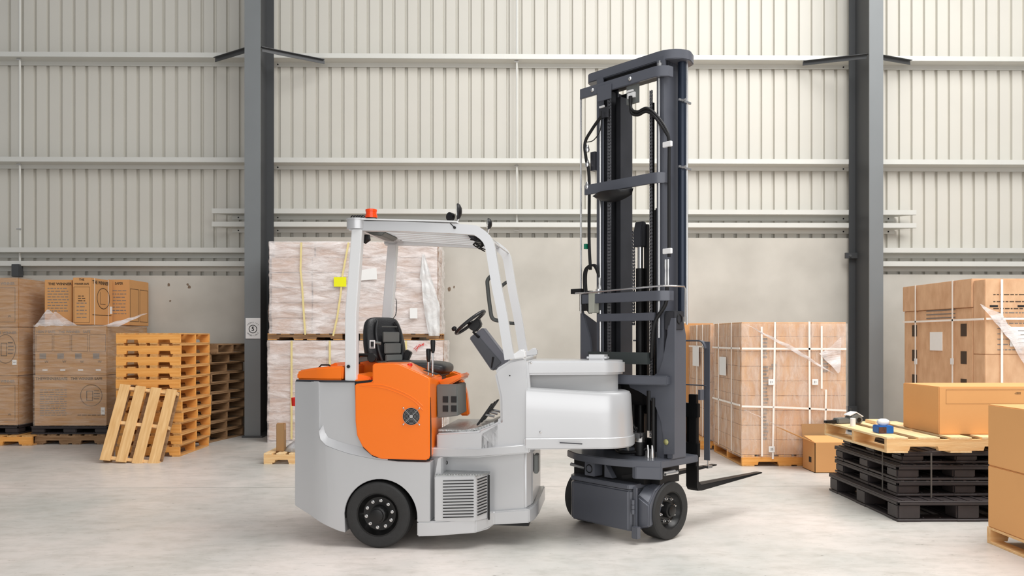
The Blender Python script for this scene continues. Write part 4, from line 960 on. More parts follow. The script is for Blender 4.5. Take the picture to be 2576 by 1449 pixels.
# --- step floor, cowl
fl = [P(1105, 1085, .12), P(1260, 1068, .12)]
lower = poly([(1098, 1090), (1205, 1085), (1210, 1080), (1256, 1062), (1256, 1135), (1098, 1135)], .12)
b = MB(); b.side(lower, .12, BW-.1); R(b, 'floor_housing', SILVER, bev=.012, seg=3)
b = MB(); b.box(P(1102, 1080, .14)[0], P(1200, 1080, .14)[0], .15, BW-.15, P(1150, 1087, .12)[1], P(1150, 1087, .12)[1]+.014); R(b, 'floor_plate', GALV)
cowl = poly([(1243, 938), (1252, 925), (1283, 906), (1318, 898), (1328, 906), (1334, 980), (1347, 1132), (1205, 1135), (1206, 1088), (1250, 1062), (1258, 1058), (1257, 1000)], .12)
b = MB(); b.side(cowl, .12, BW-.12); R(b, 'front_cowl', SILVER, bev=.022, seg=4)
b = MB(); b.side(poly([(1286, 905), (1284, 897), (1312, 878), (1322, 882), (1323, 900)], .08), .05, .14); R(b, 'post_foot', POST, bev=.008)
b = MB(); b.side(poly([(1286, 905), (1284, 897), (1312, 878), (1322, 882), (1323, 900)], .08), BW-.14, BW-.05); R(b, 'post_foot', POST, bev=.008)
b = MB()
for px, py in ((1282, 945),): c = P(px, py, .11); b.lathe([(0, .005), (.006, .005)], (c[0], .114, c[1]), (0, 1, 0), 12)
R(b, 'cowl_screw', BLACK)
# band that runs along the bottom of the cowl
def ring3(pts, far=BW):
    out = []
    for px, w, pb, pt in pts: out.append((P(px, pb, w)[0], w, P(px, pb, w)[1], P(px, pt, w)[1]))
    x_last = out[-1]; out.append((x_last[0], far-.15, x_last[2], x_last[3])); out.append((out[0][0], far-.05, out[0][2], out[0][3])); return out
b = MB(); b.plan2(ring3([(1084, .10, 1150, 1126), (1205, .10, 1150, 1128), (1245, .08, 1147, 1124), (1332, .10, 1140, 1117), (1345, .16, 1136, 1113)])); R(b, 'cowl_band', SILVER, bev=.008, seg=3)
z0 = P(1205, 1150, .1)[1]
b = MB(); b.plan2(ring3([(1092, .24, 1310, 1140), (1210, .22, 1300, 1140), (1322, .20, 1282, 1136), (1340, .26, 1270, 1132)])); R(b, 'front_body', SILVER, bev=.012, seg=3)
c0 = P(1343, 1160, .30); b = MB(); b.box(c0[0], c0[0]+.03, .30, .42, P(1350, 1192, .3)[1], P(1350, 1145, .3)[1]); R(b, 'body_latch', GREYPL, bev=.005)
b = MB(); b.plan2(ring3([(1049, -.004, 1350, 1313), (1092, .0, 1349, 1312), (1197, .04, 1341, 1305), (1228, .14, 1329, 1290), (1243, .18, 1321, 1287), (1331, .17, 1316, 1281), (1346, .24, 1308, 1270), (1357, .40, 1292, 1252)])); R(b, 'skirt', SILVER, bev=.008, seg=2)
zs1 = P(1120, 1311)[1]
# step box with vents
vb = [(P(1093, 1250)[0], .0), (P(1196, 1250, .03)[0], .03), (P(1228, 1250, .13)[0], .13), (P(1228, 1250, .13)[0], .3), (P(1093, 1250)[0], .3)]
zv1 = P(1150, 1199)[1]
b = MB(); b.plan(vb, zs1-.005, zv1); vp = R(b, 'step_box', SILVER, bev=.006)
b = MB(); x0, x1 = P(1114, 1250)[0], P(1190, 1250)[0]
for k in range(13):
    z = P(1150, 1303)[1]+(P(1150, 1211)[1]-P(1150, 1303)[1])*k/12; b.bar((x0, .004, z), (x1, .025, z+.006), .008, .006, up=(0, 0, 1))
R(b, 'vent_slots', BLACK, parent=vp)
b = MB(); a0 = Vector((P(1202, 1250, .045)[0], .044, 0)); a1 = Vector((P(1225, 1250, .12)[0], .116, 0))
for k in range(13):
    z = P(1150, 1298)[1]+(P(1150, 1208)[1]-P(1150, 1298)[1])*k/12; b.bar((a0.x, a0.y-.004, z), (a1.x, a1.y-.004, z+.012), .006, .006)
R(b, 'vent_slots', BLACK, parent=vp)
b = MB(); b.plan([(x, y+.003) for x, y in vb], zv1, zv1+.006)
for k in range(18): b.box(vb[0][0]+.005+k*.019, vb[0][0]+.014+k*.019, -.004+.002*k, .012+.002*k, zv1+.004, zv1+.014)
R(b, 'step_tread', GALV)
b = MB(); b.box(P(1098, 1170, .2)[0], P(1210, 1170, .2)[0], .235, .25, zv1, z0+.002); R(b, 'step_back_plate', GALV)
b = MB(); b.side(poly([(1107, 1150), (1114, 1150), (1114, 1200), (1098, 1200)], .1), .03, .24); R(b, 'step_side_plate', SILVER)
c = P(1121, 1164, .23); b = MB(); b.tube([(c[0]+.014*cos(k*pi/10), .233, c[1]+.014*sin(k*pi/10)) for k in range(20)], .003, 6, True); R(b, 'cable_port', BLACK)
b = MB(); b.box(vb[2][0]+.0, vb[2][0]+.012, .12, .135, .2, zv1-.005); R(b, 'step_hinge', BLACK)
# under floor (dark chassis)
b = MB(); b.box(.30, P(1330, 1200, .3)[0], .3, BW-.3, .12, .5); b.box(-.3, .35, .3, BW-.3, .22, .6); R(b, 'chassis', BLACK)
# --- steering column
def slab(pts, w0, w1, name, m, bev=.008, **k): b = MB(); b.side(poly(pts, (w0+w1)/2), w0, w1); return R(b, name, m, bev=bev, **k)
cl_ = slab([(1184, 850), (1218, 824), (1283, 908), (1270, 925), (1240, 932)], .38, .52, 'steering_column', mat('column_cover_grey', '#62636c', .45))
slab([(1184, 850), (1200, 840), (1262, 912), (1240, 932)], .37, .40, 'column_side', DGREY, .004, parent=cl_)
slab([(1184, 812), (1206, 800), (1213, 818), (1198, 836), (1180, 826)], .41, .49, 'column_head', BLACK)
ctr = P(1183, 811, .45); nrm = Vector((-.62, 0, .78)).normalized(); ux_ = Vector((.78, 0, .62)); uy_ = Vector((0, 1, 0)); c3 = Vector((ctr[0], .45, ctr[1]+.0))
b = MB(); b.tube([c3+ux_*(.135*cos(k*pi/18))+uy_*(.135*sin(k*pi/18)) for k in range(36)], .013, 12, True); swl = R(b, 'steering_wheel', LEATHER)
b = MB()
for a in (20, 160, 270): b.bar(c3-nrm*.02, c3+ux_*(.13*cos(radians(a)))+uy_*(.13*sin(radians(a))), .025, .008, up=nrm)
b.lathe([(-.04, .02), (-.01, .03), (.0, .025)], c3, nrm, 20); R(b, 'wheel_spokes', BLACK, parent=swl)
kb = c3-ux_*.12-uy_*.05; b = MB(); b.lathe([(.005, .007), (.02, .008), (.022, .018), (.035, .021), (.048, .014)], kb, nrm, 18); R(b, 'spinner_knob', BLACK, parent=swl)
b = MB(); c = P(1190, 835, .4); d = P(1205, 848, .37); b.tube([(c[0], .40, c[1]), (d[0], .36, d[1])], [.008, .011], 10); R(b, 'direction_lever', BLACK)
b = MB(); c = P(1241, 898, .37); d = P(1236, 925, .36); b.tube([(c[0], .36, c[1]), (d[0], .36, d[1])], [.007, .004], 8); R(b, 'tilt_lever', BLACK)
# pedals and kick plate
b = MB(); b.side(poly([(1180, 1075), (1218, 1068), (1250, 1055), (1252, 1064), (1218, 1080), (1192, 1082)], .3), .15, .7); R(b, 'kick_plate', GALV)
for w, dx in ((.22, 0), (.42, -2), (.60, -4)):
    b = MB(); a = P(1206+dx, 1066, .3); c = P(1243+dx, 1013, .3); b.bar((a[0], w, a[1]), (c[0], w, c[1]), .07, .012); pd = R(b, 'pedal', BLACK, bev=.003)
    b = MB(); d = P(1248+dx, 1045, .3); b.tube([((a[0]+c[0])/2, w, (a[1]+c[1])/2), (d[0], w, d[1])], .009, 8); R(b, 'pedal_arm', CHROME, parent=pd)
# --- arms to the mast (truck frame)
pv = P(1530, 1000, .30)                       # articulation axis
pvx = 1.55; pvy = .46
def armoutline(x0, y0a, y0b, r_, n=16):
    pts = [(x0, y0a)]
    pts += [(pvx+r_*cos(radians(a)), pvy+r_*sin(radians(a))) for a in range(-90, 91, int(180/n))]
    pts += [(x0, y0b)]; return pts
xs0 = P(1330, 1000, .1)[0]-.02
zA, zB = P(1570, 945, .15)[1], P(1570, 910, .15)[1]
b = MB(); b.plan(armoutline(xs0, .14, BW-.24, .2), zA, zB+.005); ua = R(b, 'upper_arm', SILVER, bev=.016, seg=4)
b = MB(); b.plan([(pvx-.08, pvy-.08), (pvx+.06, pvy-.09), (pvx+.09, pvy), (pvx+.06, pvy+.08), (pvx-.08, pvy+.08)], zB, zB+.045); o = R(b, 'arm_cap', SILVER, bev=.016, seg=2, parent=ua)
zC, zD = P(1580, 1105, .1)[1], P(1580, 990, .1)[1]
rings = []
for z, rr2, yo in ((zC, .262, .0), (zC+(zD-zC)*.5, .254, .006), (zD-.03, .246, .012), (zD-.008, .235, .022), (zD, .212, .045)):
    o_ = armoutline(xs0, .10+yo, BW-.19-yo, rr2); rings.append([(x, y, z+(.035*(1-min(1, (x-xs0)/(pvx-xs0))) if z > zC else 0)) for x, y in o_])
b = MB(); b.loft(rings); R(b, 'lower_arm_housing', SILVER, ang=40)
b = MB(); b.plan(armoutline(xs0-.01, .09, BW-.17, .272), zC-.085, zC); R(b, 'lower_arm_base', SILVER, bev=.010, seg=3)
b = MB(); b.plan(armoutline(xs0, .24, BW-.36, .15), zD-.03, zA+.01); R(b, 'arm_core', mat('arm_core_grey', '#a9aaab', .45))
for px, py in ((1360, 1087), (1336, 912)):
    c = P(px, py, .115 if py > 1000 else .14); b = MB(); b.lathe([(0, .009), (.004, .009), (.007, .004)], (c[0], (.115 if py > 1000 else .14), c[1]), (0, -1, 0), 16); R(b, 'arm_bolt', CHROME)
b = MB(); c = P(1408, 1113, .12); d = P(1465, 1116, .14); b.bar((c[0], .108, c[1]), (d[0], .126, d[1]), .004, .008); R(b, 'arm_slot', DGREY)
# --- wheels
def wheel(fr, c, ax, r_, wd, n, name, truck=True, hubout=.04):
    """ax points outward from the machine; c is the centre of the outer face"""
    ax = Vector(ax).normalized(); c = Vector(c)
    ty = [(-wd, r_*.62), (-wd, r_*.93), (-wd+.012, r_*.985), (-wd+.03, r_), (-.03, r_), (-.012, r_*.985), (-.002, r_*.94), (0, r_*.90), (-.004, r_*.72), (-.006, r_*.66), (-.02, r_*.64)]
    b = MB(); b.lathe(ty, c, ax, 72, cap=(0, 0)); w = b.build(name, RUBBER, fk, fr, ang=30)
    b = MB(); b.lathe([(-wd+.02, r_*.66), (-.010, r_*.665), (-.010, r_*.62), (-.022, r_*.60), (-.045, r_*.52), (-.05, r_*.50), (-.055, r_*.2)], c, ax, 60, cap=(0, 1)); b.build('rim', RIM, w, fr, ang=25)
    b = MB(); b.lathe([(-.06, r_*.27), (-.02, r_*.26), (hubout-.03, r_*.245), (hubout-.025, r_*.2), (hubout-.012, r_*.19), (hubout-.008, r_*.14)], c, ax, 40); b.build('hub', RIM, w, fr, ang=25)
    a = ax.cross(Vector((0, 0, 1))).normalized(); u = ax.cross(a)
    for k in range(n):
        t_ = 2*pi*(k+.3)/n; p_ = c+(a*cos(t_)+u*sin(t_))*r_*.405
        b = MB(); b.lathe([(-.054, r_*.052), (-.036, r_*.052), (-.035, r_*.035), (-.025, r_*.03)], p_, ax, 8); b.build('wheel_bolt', CHROME, w, fr, ang=25)
    return w
rw = .238
rw1 = wheel(T, (0, .0, rw), (0, -1, 0), rw, .19, 10, 'rear_wheel')
wheel(T, (0, BW, rw), (0, 1, 0), rw, .19, 10, 'rear_wheel')
b = MB(); b.cyl((0, .15, rw), (0, BW-.15, rw), .06); R(b, 'rear_axle', BLACK)
# arch liner
b = MB(); o_ = arc(ac[0], ac[1], ar-.002, -5, 185, 24); i_ = arc(ac[0], ac[1], ar+.01, 185, -5, 24); b.side(o_+i_, .02, .3); R(b, 'wheel_arch_liner', BLACK)
fw = .216
wheel(M, (0, 0, fw), (0, -1, 0), fw, .17, 8, 'front_wheel', hubout=.02)
wheel(M, (0, .90, fw), (0, 1, 0), fw, .17, 8, 'front_wheel', hubout=.02)
b = MB(); b.cyl((0, .12, fw), (0, .78, fw), .07); RM(b, 'front_axle', BLACK)
# --- mast unit
def mx(px, py, x): v = M.Lx(px, py, x); return (v.y, v.z)
def my(px, py, y): v = M.Ly(px, py, y); return (v.x, v.z)
bz1, bz0 = .605, .55
plate = [(-.17, -.03), (.30, -.03), (.30, .86), (-.02, .88), (-.24, .84), (-.33, .66), (-.35, .45), (-.33, .28), (-.27, .12)]
b = MB(); b.plan(plate, bz0, bz1); bp_ = RM(b, 'turntable_plate', GREY, bev=.006)
b = MB(); b.plan([(-.18, -.032), (-.15, -.03), (-.25, .17), (-.27, .155), (-.275, .12)], bz1-.135, bz0+.01); RM(b, 'plate_apron', GREY, bev=.004)
b = MB(); b.box(-.30, -.20, .50, .60, .44, bz0); k_ = RM(b, 'pivot_block', GREY, bev=.005)
b = MB(); b.tube([(-.302, .55+.03*cos(t_*pi/10), .495+.03*sin(t_*pi/10)) for t_ in range(20)], .004, 6, True); RM(b, 'pivot_ring', BLACK, parent=k_)
b = MB(); b.prism([(.44, bz0), (.44, .44), (.36, .44)], lambda y, z: Vector((-.25, y, z)), lambda y, z: Vector((-.2, y, z))); RM(b, 'gusset', GREY)
b = MB(); b.bar((-.20, .3, .45), (-.18, .1, .5), .03, .03); b.box(-.2, .1, .1, .8, .42, bz0-.005); RM(b, 'inner_beam', BLACK)
for s_, y0 in ((1, .62), (-1, .03)):
    b = MB(); b.cyl((-.2+.1, y0 if s_ > 0 else -.01, .50), (.05, (y0+.15) if s_ > 0 else -.012, .50), .014, 12); b.cyl((-.12, y0 if s_ > 0 else -.012, .515), (.02, y0+.1 if s_ > 0 else -.012, .515), .008, 10); RM(b, 'steer_fitting', CHROME)
b = MB(); b.box(-.12, .12, .02, .10, .42, bz0); RM(b, 'side_frame', BLACK)
b = MB(); b.tube([(-.26, .78, .5), (-.23, .66, .48)], .014, 10); RM(b, 'steer_fitting', CHROME)
# drive box
b = MB(); b.plan([(-.31, .16), (-.31, .72), (-.27, .765), (-.1, .765), (-.1, .13), (-.28, .13)], .085, .385); db = RM(b, 'drive_box', GREY, bev=.012, seg=3)
b = MB(); b.plan([(-.315, .16), (-.315, .725), (-.27, .77), (-.08, .77), (-.08, .125), (-.28, .125)], .392, .425); RM(b, 'box_lid', GREY, bev=.005)
b = MB(); b.box(-.30, -.275, .10, .125, .04, .41); b.box(-.325, -.28, .07, .12, .045, .13); RM(b, 'door_bracket', GREY, bev=.003)
b = MB()
for z in (.235, .27, .305): b.cyl((-.31, .118, z-.016), (-.31, .118, z+.016), .013, 14)
RM(b, 'door_hinge', GREY)
# fender (swept pod from the box to the wheel)
fp = [(-.22, .13), (.05, .13)]
b = MB(); b.loft([[(-.26, .12, .10), (-.26, .12, .35), (-.18, .12, .41), (.02, .12, .42), (.10, .12, .30), (.10, .12, .10)],
                  [(-.25, .02, .13), (-.25, .02, .29), (-.18, .02, .38), (-.07, .02, .445), (-.05, .02, .42), (-.17, .02, .13)]]); RM(b, 'wheel_pod', GREY, bev=.012, seg=3)
# towers either side (box columns with gusset plates)
zt_ = 1.70
b = MB(); b.side([(-.045, bz1), (.135, bz1), (.135, 1.52), (.10, 1.64), (-.02, 1.64), (-.045, 1.56)], -.035, .012); tw_ = RM(b, 'mast_tower', GREY, bev=.006)
b = MB(); b.box(-.035, .09, -.045, .04, 1.56, 1.70); k_ = RM(b, 'tower_head', DGREY, bev=.005, parent=tw_)
b = MB(); b.tube([(.03+.028*cos(t_*pi/10), -.047, 1.64+.035*sin(t_*pi/10)) for t_ in range(20)], .004, 6, True); RM(b, 'pivot_ring', BLACK, parent=tw_)
gus = [mx(a, c, -.05) for a, c in ((1697, 800), (1688, 800), (1681, 830), (1675, 860), (1668, 905), (1658, 935), (1640, 948), (1600, 955), (1580, 962), (1585, 975), (1608, 985), (1632, 1000), (1650, 1025), (1663, 1060), (1669, 1100), (1670, 1143), (1697, 1143))]
b = MB(); b.back(gus, -.05, -.03); RM(b, 'tower_gusset', GREY)
b = MB(); c = mx(1676, 1112, -.052); b.lathe([(0, .02), (.004, .022), (.010, .012), (.012, .008)], (-.052, c[0], c[1]), (-1, 0, 0), 20); RM(b, 'gusset_bolt', mat('brass_bolt', '#b5b27a', .4, .6))
# left tower
b = MB(); b.side([(-.05, .62), (.12, .62), (.12, 1.62), (-.05, 1.70)], .82, .86); RM(b, 'mast_tower', GREY, bev=.006)
gl = [(.86, 1.70), (.84, 1.72), (.80, 1.60), (.78, 1.55), (.76, 1.50), (.73, 1.30), (.70, 1.15), (.70, .62), (.82, .62), (.86, 1.2)]
b = MB(); b.back(gl, -.06, -.04); RM(b, 'tower_gusset', GREY)
# yoke
b = MB(); b.plan([(-.25, .43), (-.16, .40), (-.02, -.02), (-.085, -.02), (-.20, .33)], 1.15, 1.22); RM(b, 'yoke_arm', GREY, bev=.008)
b = MB(); yx, yy = -.235, .46; b.lathe([(0, .06), (.065, .06)], (yx+.02, yy, 1.14), (0, 0, 1), 32); b.box(yx-.02, yx+.10, .36, .50, 1.152, 1.218); RM(b, 'yoke_hub', GREY, bev=.006)
b = MB(); b.box(-.09, -.05, .16, .75, 1.30, 1.39); RM(b, 'rear_crossplate', mat('greenish_plate', '#3d4343', .5))
b = MB(); b.box(-.30, -.10, .4, .68, 1.10, 1.13); RM(b, 'hinge_plate', BLACK)
# mast rails: outer and inner channels
def chan(y0, y1, x0, x1, z0, z1, name, m, op):   # op +1: open towards +y
    b = MB(); t_ = .014
    if op > 0: pts = [(x0, y0), (x1, y0), (x1, y1), (x1-t_, y1), (x1-t_, y0+t_), (x0+t_, y0+t_), (x0+t_, y1), (x0, y1)]
    else: pts = [(x0, y1), (x1, y1), (x1, y0), (x1-t_, y0), (x1-t_, y1-t_), (x0+t_, y1-t_), (x0+t_, y0), (x0, y0)]
    b.plan(pts, z0, z1); return RM(b, name, m)
chan(.05, .115, -.03, .17, bz1, 3.60, 'outer_mast_rail', GREY, 1); chan(.645, .71, -.03, .17, bz1, 3.60, 'outer_mast_rail', GREY, -1)
chan(.09, .15, .02, .20, bz1+.02, 3.50, 'inner_mast_rail', DGREY, 1); chan(.61, .67, .02, .24, bz1+.02, 3.50, 'inner_mast_rail', DGREY, -1)
b = MB(); b.box(.10, .25, .57, .615, bz1+.03, 3.44); RM(b, 'inner_mast_web', DGREY)
b = MB(); b.cyl((.13, .0, 1.66), (.13, .0, 3.60), .032, 24); RM(b, 'side_cylinder', BLUECYL)
b = MB(); b.cyl((.165, -.02, 1.6), (.165, -.02, 3.58), .008, 10); RM(b, 'hydraulic_pipe', CHROME)
for z in (3.28, 2.78):
    b = MB(); b.bar((.06, -.02, z), (.19, -.035, z-.01), .012, .016); b.lathe([(0, .012), (.02, .012)], (.09, -.04, z-.005), (0, -1, 0), 8); RM(b, 'pipe_clamp', CHROME)
# chrome rods
for y, x, z0_, z1_ in ((.845, -.07, 1.70, 3.46), (.66, -.045, 1.80, 3.30), (.08, -.05, 1.5, 3.46), (.655, -.05, 1.3, 1.72), (.19, .12, 1.3, 3.3)):
    b = MB(); b.cyl((x, y, z0_), (x, y, z1_), .0085, 12); RM(b, 'guide_rod', CHROME)
# lift chains
def chain(x, y, z0_, z1_, w=.024):
    b = MB(); n_ = int((z1_-z0_)/.026)
    for k in range(n_):
        z = z0_+.026*k
        b.box(x-.004, x+.004, y-w/2, y+w/2, z, z+.015)
        b.box(x-.007, x+.007, y-w/2+.003, y-w/2+.007, z, z+.024); b.box(x-.007, x+.007, y+w/2-.007, y+w/2-.003, z, z+.024)
    return RM(b, 'lift_chain', mat('oily_chain', '#8f8f93', .3, .8, var=.5, scale=80))
chain(-.01, .595, .8, 3.42, .034); chain(-.02, .175, .75, 3.4, .026); chain(.13, .465, 1.6, 2.36, .03)
# lift cylinders
b = MB(); b.cyl((.15, .41, bz1), (.15, .41, 2.05), .035, 24); RM(b, 'lift_cylinder', BLACK)
b = MB(); b.cyl((.15, .41, 2.05), (.15, .41, 2.25), .022, 20); RM(b, 'piston_rod', CHROME)
b = MB(); b.side([(.11, 2.22), (.19, 2.22), (.19, 2.36), (.17, 2.42), (.13, 2.42), (.11, 2.34)], .37, .45); RM(b, 'chain_pulley', DGREY, bev=.006)
b = MB(); b.box(.17, .20, .36, .39, .9, 2.40); RM(b, 'cylinder_guard', BLACK)
b = MB(); b.box(.20, .24, .24, .30, bz1, 2.52); b.box(.16, .2, .25, .29, .8, 2.5); RM(b, 'carriage_rail', BLACK)
b = MB(); b.cyl((.05, .215, .8), (.05, .215, 3.3), .016, 12); RM(b, 'hose_bundle', BLACK)
# crossbars
def crossbar(z0_, z1_, x, y0, y1, name='mast_crossbar', hook=True):
    b = MB()
    if hook: b.plan([(x, y1), (x, y0+.09), (x+.02, y0+.04), (x+.06, y0+.005), (x+.11, y0), (x+.11, y0+.02), (x+.065, y0+.03), (x+.035, y0+.06), (x+.022, y0+.10), (x+.022, y1)], z0_, z1_)
    else: b.box(x, x+.022, y0, y1, z0_, z1_)
    return RM(b, name, GREY, bev=.003)
crossbar(2.655, 2.735, -.08, .03, .80)
crossbar(1.775, 1.85, -.11, -.02, .80); crossbar(1.63, 1.69, -.08, .10, .66, hook=False)
cb = crossbar(3.44, 3.52, -.09, .0, .84)
for y in (.70, .32): b = MB(); b.lathe([(0, .016), (.006, .016), (.012, .01)], (-.091, y, 3.48), (-1, 0, 0), 12); RM(b, 'crossbar_bolt', CHROME, parent=cb)
b = MB(); b.box(-.105, -.095, .50, .64, 3.37, 3.49); RM(b, 'valve_bracket', GREY, bev=.002)
b = MB(); b.box(-.06, -.04, .27, .38, 3.30, 3.44); o = RM(b, 'hose_plate', GREYPL)
b = MB(); b.box(-.075, -.06, .29, .36, 3.34, 3.38); b.box(-.07, -.06, .31, .37, 3.39, 3.405); RM(b, 'hose_clamp', WHITE, parent=o)
b = MB(); b.box(-.06, -.035, .58, .66, 3.25, 3.33); o = RM(b, 'hose_plate', DGREY); b = MB(); b.box(-.07, -.06, .60, .65, 3.33, 3.345); RM(b, 'hose_clamp', WHITE, parent=o)
# top cap plate, rounded
capo = [(-.03, .80)]+[(-.03, .20)]+[(-.03+.17*(1-cos(radians(a))), .11-.18*sin(radians(a))) for a in range(0, 91, 15)]+[(.24, -.03), (.27, .05), (.27, .78), (.2, .85), (.06, .85), (0, .83)]
b = MB(); b.plan(capo, 3.575, 3.65); RM(b, 'mast_top_plate', GREY, bev=.006, seg=2)
b = MB(); b.box(.0, .2, .05, .72, 3.52, 3.58); RM(b, 'top_pulley_block', BLACK)
b = MB(); b.lathe([(0, .018), (.03, .018), (.035, .008), (.05, .008)], (-.04, .08, 3.52), (0, 0, 1), 12); RM(b, 'rod_nut', CHROME)
# hoses
def hose(pts, r_, name='hose'): b = MB(); b.tube(smooth_path([Vector(p_) for p_ in pts], 6), r_, 10); return RM(b, name, BLACK)
for d_ in (0, .024): hose([(-.08, .33-d_*.4, 3.35), (-.09, .31, 3.25-d_), (-.10, .24, 3.21-d_), (-.10, .16, 3.22-d_), (-.09, .09, 3.17-d_), (-.05, .02, 3.05-d_), (-.035, -.0, 2.95), (-.035, .0, 2.7), (-.035, .0, 2.1)], .012)
for z in (2.93, 2.14):
    b = MB(); b.box(-.055, -.03, -.03, .045, z-.018, z+.022); RM(b, 'hose_clamp', WHITE, bev=.003)
b = MB()
for y in (.0, .022):
    b.tube([(-.045, y, 2.08), (-.045, y, 2.03), (-.045, y, 2.0), (-.045, y, 1.93), (-.045, y, 1.88)], [.009, .010, .006, .010, .007], 12)
RM(b, 'hose_fittings', CHROME)
hose([(-.045, .01, 1.88), (-.05, .02, 1.75), (-.08, .10, 1.6), (-.06, .14, 1.35)], .014)
hose([(-.06, .64, 3.26), (-.07, .72, 3.18), (-.08, .79, 3.08), (-.08, .78, 2.95), (-.06, .765, 2.80), (-.06, .765, 2.3), (-.06, .75, 2.05)], .013)
hose([(-.08, .62, 3.30), (-.09, .62, 3.15), (-.09, .69, 3.08), (-.08, .77, 3.08)], .004, 'cable')
for d_ in (0, .02): hose([(-.06, .66, 1.99), (-.08, .70-d_, 2.08), (-.09, .78-d_, 2.05), (-.08, .80-d_, 1.92), (-.08, .77-d_, 1.75), (-.08, .74-d_, 1.70)], .010)
b = MB(); b.tube([(-.05, .66, 1.98), (-.05, .66, 1.93), (-.05, .66, 1.90), (-.05, .66, 1.85)], [.013, .010, .020, .020], 14); b.lathe([(0, .022), (.09, .022)], (-.06, .665, 1.80), (0, 0, 1), 16); RM(b, 'valve_fitting', CHROME)
b = MB(); b.box(-.12, -.06, .66, .72, 1.70, 1.86); RM(b, 'valve_block', mat('cream_valve', '#bfc0b4', .4, .3), bev=.003)
for z in (3.0, 2.88, 2.70): b = MB(); b.lathe([(0, .014), (.02, .02), (.04, .016), (.06, .010)], (-.07, .775, z), (0, 0, 1), 10); RM(b, 'hose_coupling', CHROME)
b = MB(); b.box(-.05, .0, .71, .76, 2.85, 3.0); RM(b, 'coupling_bracket', DGREY)
b = MB(); b.box(-.085, -.055, .775, .80, 2.22, 2.26); RM(b, 'green_clip', mat('green_plastic', '#0f7a5c', .4))
# bent handrail rod
hose_ = [(-.14, .84, 1.86), (-.14, .70, 1.86), (-.14, .2, 1.875), (-.14, -.03, 1.88), (-.10, -.06, 1.88), (.04, -.08, 1.88), (.055, -.08, 1.86), (.05, -.08, 1.62)]
b = MB(); b.tube([Vector(p_) for p_ in hose_], .007, 8); RM(b, 'bent_rod', CHROME)
b = MB(); b.box(-.10, -.04, .82, .93, 1.86, 1.90); b.box(-.07, -.04, .74, .86, 1.72, 1.88); RM(b, 'left_bracket', BLACK)
# fan-shaped cover below the upper crossbar
rings = []
for k in range(9):
    y = .66-.34*k/8; h_ = .008+.05*sin(pi*(k+.6)/9.4); rings.append([(-.10-.10*sin(pi*(k+.5)/9), y, 2.65-.015-.0*k), (-.13-.05*sin(pi*(k+.5)/9), y, 2.64-h_), (-.07, y, 2.62-h_), (-.05, y, 2.65)])
b = MB(); b.loft(rings); RM(b, 'chain_scoop', BLACK, ang=80)
# lower machinery between the towers
b = MB(); b.box(.02, .12, .28, .52, .98, 1.16); b.box(-.02, .1, .5, .57, .62, 1.2); RM(b, 'valve_manifold', BLACK, bev=.006)
for d_ in range(4): hose([(-.02, .50-.04*d_, 1.0), (-.08, .47-.05*d_, .88), (-.06, .38-.03*d_, .80), (-.04, .30, .72+.03*d_)], .010)
hose([(-.05, .50, .64), (-.12, .40, .62), (-.10, .28, .63), (-.04, .2, .66)], .012)
b = MB(); b.lathe([(0, .035), (.05, .035)], (-.06, .25, .70), (0, 0, 1), 20); b.box(-.10, -.03, .22, .30, .74, .78); RM(b, 'filter_head', CHROME)
b = MB(); b.lathe([(0, .04), (.10, .04)], (-.06, .25, .61), (0, 0, 1), 20); RM(b, 'oil_filter', BLACK)
b = MB(); b.tube([(-.10, .14, .606), (-.10, .14, .66), (-.10, .145, .70)], [.014, .010, .007], 10); b.tube([(-.10, .10, .606), (-.10, .10, .66), (-.10, .105, .70)], [.014, .010, .007], 10); RM(b, 'grease_fittings', CHROME)
b = MB(); b.cyl((-.05, .13, bz1), (-.05, .13, 1.05), .016, 14); b.cyl((-.045, .175, .8), (-.045, .175, 1.1), .018, 14); RM(b, 'tilt_cylinder', BLACK)
b = MB(); b.box(.0, .05, .21, .26, 1.30, 1.36); RM(b, 'rod_clamp', WHITE, bev=.004)
# carriage, backrest and forks
cxf = .36
b = MB()
for z in (.62, .93): b.box(cxf, cxf+.04, .02, .70, z-.05, z+.06)
for y in (.07, .65): b.box(cxf+.002, cxf+.038, y-.035, y+.035, .5, 1.06)
b.box(cxf-.1, cxf, .2, .26, .5, 1.1); b.box(cxf-.1, cxf, .5, .56, .5, 1.1)
cg = RM(b, 'fork_carriage', BLACK, bev=.004)
for yk in (-.05, .77):
    b = MB(); b.side(ribbon([(cxf+.05, .53), (cxf+.05, 1.40), (cxf+.04, 1.46), (cxf+.0, 1.475)] if False else [(cxf+.06, .55), (cxf+.06, 1.47)], .008), yk-.0, yk+.05); RM(b, 'backrest_upright', GREY)
bo = smooth_path([Vector((cxf+.055, -.05, .56)), Vector((cxf+.055, -.05, 1.0)), Vector((cxf+.055, -.05, 1.38))], 2)
b = MB(); b.tube([(cxf+.055, .03, 1.478), (cxf+.055, .69, 1.478)], .007, 6); b.tube([(cxf+.055, -.02, 1.13), (cxf+.055, .74, 1.13)], .006, 6)
ro = [(-.0+.055*cos(radians(a)), 1.42+.06*sin(radians(a))) for a in range(90, 181, 15)]
b.prism([(y+.03-.0, z) for y, z in ro]+[(y*.86+.03, z-.008) for y, z in ro[::-1]], lambda y, z: Vector((cxf+.03, y, z)), lambda y, z: Vector((cxf+.08, y, z)))
RM(b, 'backrest_bars', GREY)
b = MB(); b.box(cxf-.02, cxf+.03, -.02, .0, 1.02, 1.10); RM(b, 'carriage_hook', GREY)
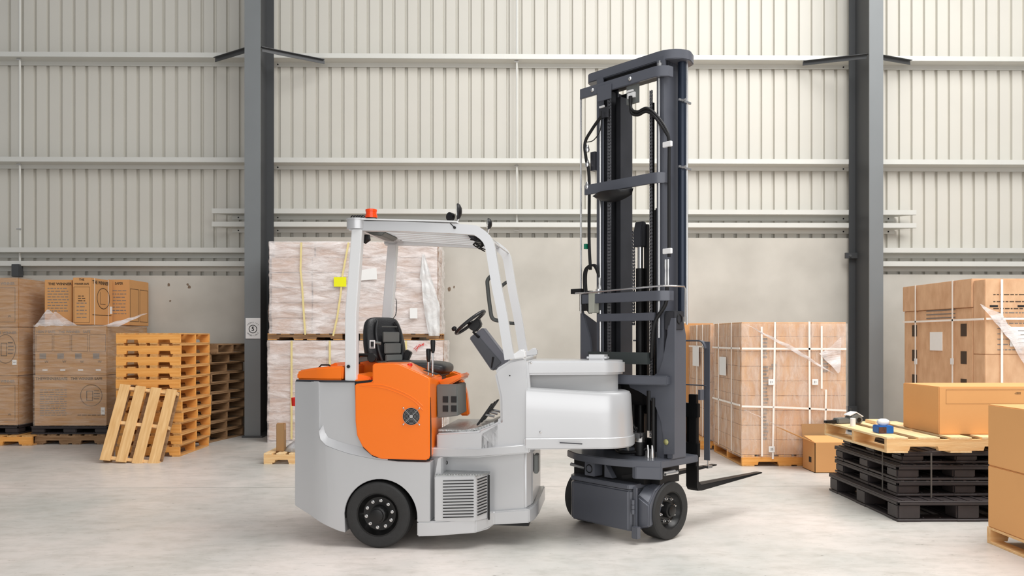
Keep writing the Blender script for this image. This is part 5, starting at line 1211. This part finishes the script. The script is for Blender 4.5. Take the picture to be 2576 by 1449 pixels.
for y in (.055, .56):
    L_ = 1.06 if y < .3 else 1.14
    b = MB(); zf = .33
    pr_ = [(cxf+.04, .98), (cxf+.075, .98), (cxf+.075, zf+.045), (cxf+.11, zf+.012), (cxf+L_, zf+.0), (cxf+L_+.02, zf-.006), (cxf+L_, zf-.012), (cxf+.12, zf-.035), (cxf+.06, zf-.03), (cxf+.04, zf)]
    b.side(pr_, y, y+.10)
    for v in b.bm.verts:
        if v.co.x > cxf+L_-.001: v.co.y = y+.05+(v.co.y-y-.05)*.55
    RM(b, 'fork', BLACK, bev=.004)
b = MB(); b.cyl((cxf+.07, -.03, .50), (cxf+.07, -.03, .58), .006, 8); b.box(cxf+.04, cxf+.1, -.05, .0, .49, .51); RM(b, 'carriage_pin', CHROME)
# ================================================================== CAMERA, LIGHT
cam = bpy.data.cameras.new('camera'); co = bpy.data.objects.new('camera', cam); C.objects.link(co)
cam.sensor_width = 36; cam.lens = F/2576*36; cam.shift_y = (HV-724.5)/2576; cam.clip_end = 100
co.location = (0, 0, CAMH); co.rotation_euler = (pi/2, 0, -YAW)
bpy.context.scene.camera = co
def area(name, loc, size, power, tgt, col=(1, 1, 1)):
    l = bpy.data.lights.new(name, 'AREA'); l.shape = 'RECTANGLE'; l.size, l.size_y = size; l.energy = power; l.color = col
    o = bpy.data.objects.new(name, l); C.objects.link(o); o.location = loc
    o.rotation_euler = (Vector(tgt)-Vector(loc)).to_track_quat('-Z', 'Y').to_euler(); return o
area('skylight_right', (6.5, 5.5, 9.5), (8, 7), 900, (5.0, 9.0, 0), (1, .985, .96))
area('skylight_middle', (1.5, 4.0, 9.5), (7, 6), 430, (0, 8.0, 0), (1, .99, .97))
area('front_fill', (1.5, -4.5, 3.6), (12, 5.5), 400, (1.0, 8, 1.0), (1, .99, .98))  # added fill from behind the camera to brighten the forklift's near side
w = bpy.data.worlds.new('world'); bpy.context.scene.world = w; w.use_nodes = True
w.node_tree.nodes['Background'].inputs[0].default_value = (.97, .98, 1, 1); w.node_tree.nodes['Background'].inputs[1].default_value = .30
vs = bpy.context.scene.view_settings; vs.view_transform = 'Standard'; vs.look = 'None'; vs.gamma = 1; vs.exposure = 0.12; vs.use_curve_mapping = False
